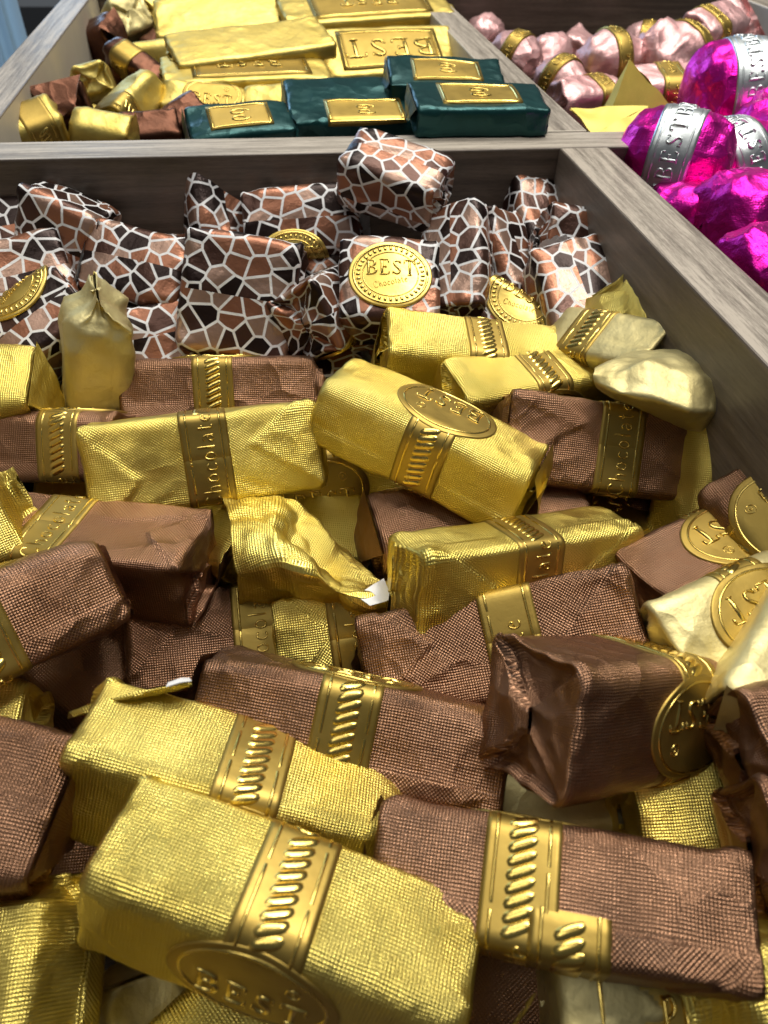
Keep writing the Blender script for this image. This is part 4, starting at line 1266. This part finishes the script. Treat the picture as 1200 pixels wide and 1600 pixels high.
for num, it in enumerate(ITEMS):
    k, o, dim = it['kind'], it['o'], it['dim']
    Lx, Wx, Hx = dim
    seed = 100 + num * 7
    rs = np.random.RandomState(seed)
    Mx = Matrix.Identity(4)
    for i in range(3):
        for j in range(3): Mx[i][j] = it['R'][i, j]
        Mx[i][3] = it['c'][i]
    t = empty(NAME[k][0], Mx, it['label'], NAME[k][1], GROUP[k])
    depth = (R.T @ (it['c'] - EYE))[2]
    q = max(.00062, depth * .0042)
    rough = o.get('rough', 1.0)
    if k in (G, B_, P_, GS, BS):
        b = Body(Lx, Wx, Hx, rs.uniform(.0028, .0048), .0018, seed, bow=.0003, low=.00045)
        bx = o.get('bx', rs.uniform(-.002, .002))
        hw = .0058
        has = not o.get('noband')
        mb = wrapper(b, q, (bx, hw + .001) if has else None, rough, o.get('e0', 'fold'), o.get('e1', 'fold'), True, o.get('ext', .008), o.get('pth', (rs.uniform(-.4, .4), rs.uniform(-.4, .4))), o.get('bendup', (0, 0)))
        wr = mb.build('wrapper', [M[k]], t)
        if has:
            med = .0088
            half = b.P / 2
            word = ('Chocolate', 0.0, half, ) if not o.get('word') else (o['word'], 0.0, half)
            bm_, fn = band_mesh(b, bx, hw, -half - .0005 + .001, half + .0005, q=max(.0009, q), rope=[(med + .001, half - .0125), (-half + .0125, -med - .001)],
                                word=word, lines=[(med - .0005, half), (-half, -med + .0005)], wscale=.0044 if k != BS else .003, wang=math.pi / 2 * rs.choice([1, 1]))
            bd = bm_.build('band', [M['band'], M['emboss']], t)
            if k in (G, B_, P_) or 'seal' in it['label']:
                medal_mesh(b, bx, 0, .0132, .0098, .0003, 'BEST', o.get('mang', 0.0), .0054, -.0026).build('seal', [M['band'], M['emboss']], bd)
            if o.get('tail'):
                tl, _ = band_mesh(b, bx + .0075, hw, -half - .006, -half + .0170, off=.0005, rope=[(-half - .004, -half + .0155)], lines=True)
                tl.build('band_tail', [M['band'], M['emboss']], bd)
        for (end, edge, ang) in o.get('flap', ()):
            add_flap(b, t, end, edge, ang, ang * .4, seed + 3, [M[k], M[k]])
        if o.get('kflap'):
            add_flap(b, t, 1 if k == BS else -1, 'u', 30, 6, seed + 3, [M[k], M['paper']])
        if o.get('longflap'):
            fold_sheet([[(104, 1130, .0600), (107, 1118, .0640), (125, 1108, .0645), (150, 1104, .0600)],
                        [(152, 1114, .0650), (153, 1100, .0680), (167, 1092, .0680), (182, 1092, .0630)],
                        [(206, 1099, .0665), (206, 1087, .0700), (217, 1080, .0695), (228, 1081, .0650)],
                        [(255, 1087, .0675), (254, 1075, .0705), (263, 1068, .0700), (270, 1071, .0655)],
                        [(297, 1077, .0675), (299, 1067, .0700), (297, 1061, .0690), (290, 1066, .0660)]], Mx, seed + 4, .0012, .0028, 40, 26).build('open_flap', [M[k]], t)
            fold_sheet([[(258, 1070, .0712), (262, 1063, .0705)], [(280, 1064, .0712), (282, 1057, .0705)], [(300, 1062, .0700), (297, 1056, .0690)]], Mx, seed + 5, .0006, .0030, 10, 6).build('lining_edge', [M['paper']], t)
        if o.get('pouch'):
            fold_sheet([[(933, 578, .0755), (930, 580, .0765), (928, 587, .0765), (931, 597, .0755), (936, 604, .0720)],
                        [(975, 556, .0745), (972, 563, .0780), (960, 592, .0775), (968, 614, .0770), (977, 627, .0700)],
                        [(1040, 546, .0735), (1035, 560, .0785), (1008, 566, .0815), (1020, 622, .0780), (1027, 648, .0690)],
                        [(1095, 540, .0720), (1098, 560, .0780), (1075, 590, .0800), (1075, 642, .0770), (1072, 664, .0680)],
                        [(1122, 560, .0700), (1131, 576, .0750), (1121, 597, .0780), (1112, 642, .0750), (1092, 669, .0680)],
                        [(1128, 590, .0670), (1133, 602, .0700), (1130, 617, .0715), (1117, 647, .0705), (1096, 667, .0670)]], Mx, seed + 6, .0012, .0075, 64, 56, .08).build('open_end', [M[k]], t)
        if o.get('lining') == 1:
            s = sheet((-b.L / 2 + .008, -b.W / 2 + .001, -b.H / 2 + .004), np.array([.98, 0, -.1]), np.array([0, -.8, .55]), .016, .005, .0065, 40, 95, seed, 12, 8)
            s.build('lining_flap', [M['paper'], M['paper']], t)
        if o.get('lining') == 2:
            s = sheet((-b.L * .20, b.W * .1, -b.H / 2 - .0008), np.array([1, 0, 0]), np.array([0, .6, -.8]), .012, .005, .006, 120, 95, seed, 12, 8)
            s.build('lining_flap', [M['paper'], M['paper']], t)
        if o.get('drape'):
            ctl = [[(345, 800, .048), (350, 790, .057), (365, 830, .0625), (370, 900, .060), (375, 938, .046)],
                   [(420, 800, .046), (432, 784, .057), (425, 822, .0645), (440, 880, .0645), (450, 938, .047)],
                   [(478, 815, .044), (472, 800, .056), (452, 850, .0595), (490, 900, .063), (505, 945, .048)],
                   [(525, 860, .042), (517, 846, .053), (498, 890, .0545), (532, 925, .059), (550, 958, .047)],
                   [(575, 905, .042), (567, 890, .050), (553, 915, .0515), (577, 940, .055), (590, 968, .046)],
                   [(606, 925, .042), (600, 912, .049), (592, 928, .0495), (602, 948, .052), (608, 968, .046)]]
            fold_sheet(ctl, Mx, seed, .0030, .0018).build('loose_foil', [M[k]], t)
            fold_sheet([[(556, 934, .0585), (578, 948, .0580)], [(576, 920, .0580), (594, 944, .0580)], [(598, 906, .0550), (611, 938, .0560)]], Mx, seed + 2, .0008, 0, 10, 8).build('lining_edge', [M['paper']], t)
        if o.get('whitetip'):
            s = sheet((b.L / 2 + .014, 0, 0), np.array([.2, 1, 0]), np.array([1, 0, -.1]), .007, .004, .006, 70, 95, seed, 12, 10)
            s.build('lining_flap', [M['paper'], M['paper']], t)
        if o.get('bigword'):
            pm = plate_mesh(b, 0, b.P / 2, b.L * .40, b.W * .36, .0005, 'chocola', math.pi, .0085, .55)
            pm.build('label', [M['band'], M['emboss']], t)
        if has is False and rs.rand() < .6 and not o.get('flap') and o.get('e1', 'fold') == 'fold':
            add_flap(b, t, rs.choice([-1, 1]), rs.choice(['u', 'd']), 12, 2, seed + 3, [M[k], M[k]])
        elif has and not o.get('flap') and rs.rand() < .9:
            e = rs.choice([-1, 1])
            if o.get('e%d' % (e > 0), 'fold') == 'fold':
                add_flap(b, t, e, rs.choice(['u', 'd']), 13, 2, seed + 3, [M[k], M[k]])
    elif k == K:
        b = Body(Lx, Wx, Hx, .0032, .0015, seed, bow=.0004, low=.0008)
        st = o.get('sticker')
        mb = wrapper(b, q, None, 1.5 * rough, 'fold', 'fold', True)
        mb.build('wrapper', [M[k]], t)
        if st:
            sc = (0 if st[0] == 't' else b.P / 2) + math.radians(st[1]) * b.P / (2 * math.pi)
            medal_mesh(b, o.get('sx', 0), sc, .0125, .0105, .0006, 'BEST', o.get('mang', 0), .0046, .0022, False, True).build('seal', [M['medal'], M['emboss']], t)
        if o.get('kflap') or rs.rand() < .45:
            add_flap(b, t, rs.choice([-1, 1]), rs.choice(['u', 'd']), 18, 4, seed + 3, [M[k], M['paper']])
    elif k in (MG, PK):
        egg = {'egg': 2.6, 'egg2': 3.6}.get(o.get('e'), 0)
        r0 = min(Wx, Hx) / 2
        b = Body(Lx, Wx, Hx, r0 * (.93 if egg else .45), r0 * (.93 if egg == 2.6 else .6 if egg else .25), seed, bow=.0008, egg=egg, low=.0008)
        bx = o.get('bx', 0.0)
        hw = o.get('hw', .0074 if k == MG else .0043)
        has = not o.get('noband')
        mb = wrapper(b, q, (bx, hw) if has else None, (2.0 if k == MG else 2.6) * rough, o.get('e0', 'fold'), o.get('e1', 'fold'), False, o.get('ext', .008), o.get('pth', (.2, .3)), o.get('bendup', (0, 0)))
        mb.build('wrapper', [M[k]], t)
        if has:
            half = b.P / 2
            if k == MG:
                bm_, fn = band_mesh(b, bx, hw, -half + .0004, half + .0004, off=.0004, lines=True)
                for i, sc in enumerate(np.arange(-half + .012, half, .0215)):
                    text(bm_, 'BEST', 0, sc, .0056, fn, math.pi / 2 if i else math.pi / 2, .0006, 1, .22)
                bm_.build('band', [M['silver'], M['silver']], t)
            else:
                bm_, fn = band_mesh(b, bx, hw, -half + .0004, half + .0004, off=.0007, lines=True)
                for i, sc in enumerate((-half / 2, 0.15 * half, half * .7)):
                    text(bm_, 'Chocolate', 0, sc, .0040, fn, math.pi / 2, .0003, 1)
                bm_.build('band', [M['band'], M['emboss']], t)
    elif k == TB:
        b = Body(Lx, Wx, Hx, .0012, .0012, seed, bow=.0003, low=.00045)
        wrapper(b, q, (0, Lx * .36), .8, 'fold', 'fold', False).build('wrapper', [M['goldsmooth']], t)
        # the wrapper's end folds lie over the top as two triangles
        if o.get('plate'):
            big = o.get('bigplate')
            plate_mesh(b, 0.002, 0, Lx * .355, Wx * .40, .0005, o['plate'], math.pi, o['size'], 1.15).build('label', [M['band'], M['emboss']], t)
    elif k == GR:
        b = Body(Lx, Wx, Hx, .0012, .0012, seed, bow=.0004, low=.0007)
        wrapper(b, q, (0, Lx * .30), 1.0, 'fold', 'fold', True).build('wrapper', [M['green']], t)
        if o.get('plate'):
            pm = plate_mesh(b, o.get('sx', 0), o.get('sv', 0), Lx * .30, min(.009, Wx * .34), .0005, None, 0, .004)
            fn_ = (lambda bb, ox, oy: (lambda u, v, h: bb.pos(ox + u, oy + v, .0005 + h)))(b, o.get('sx', 0), o.get('sv', 0))
            for sgn, yy in ((1, .002), (-1, -.0022)):   # little scrolled flourish
                tt = np.linspace(0, 2.2 * math.pi, 30)
                strip(pm, np.stack([.004 * np.cos(tt) * (1 - tt / 12), yy + .0018 * np.sin(tt * sgn) * (1 - tt / 14)], 1), .0008, .0004, fn_, 1)
            pm.build('label', [M['band'], M['emboss']], t)
        if rs.rand() < .8:
            add_flap(b, t, -1, 'u', 12, 3, seed + 3, [M['green'], M['paper']])

# ------------------------------------------------------------------ folded yellow cards
for (px, z, label, kind) in CARDS:
    c = at(*px, z)
    root = empty('folded_card', Matrix.Translation(Vector(c)), label, 'folded card')
    mb = MB()
    n = 14
    if kind == 'tent':
        a, b2, d = np.array([-.004, .002, .017]), np.array([-.012, -.006, -.010]), np.array([.026, -.002, -.006])
        e = np.array([-.006, .016, -.008])
        tri = [(a, b2, d), (a, d, e + (.02, 0, 0)), (a, e, b2)]
    else:
        a, b2, d, e = np.array([-.015, .006, .003]), np.array([.017, .004, .004]), np.array([-.010, -.010, -.002]), np.array([.010, -.010, -.0025])
        tri = [(a, d, b2), (d, e, b2), (b2, e, np.array([.019, -.006, -.004]))]
    for ti, (p, qv, r) in enumerate(tri):
        u = np.linspace(0, 1, n)
        U, V = np.meshgrid(u, u, indexing='ij')
        Pp = p + (qv - p) * U[..., None] + (r - qv) * (U * V)[..., None]
        Pp = Pp + np.array([0, 0, 1]) * (.0012 * pnoise(Pp * 120 + ti))[..., None] * (U * (1 - U) * 4)[..., None]
        mb.grid(Pp, None, 0)
        mb.grid(Pp + (0, .0003, -.0006), None, 0)
    mb.build('card_sheet', [M['yellowpaper']], root)
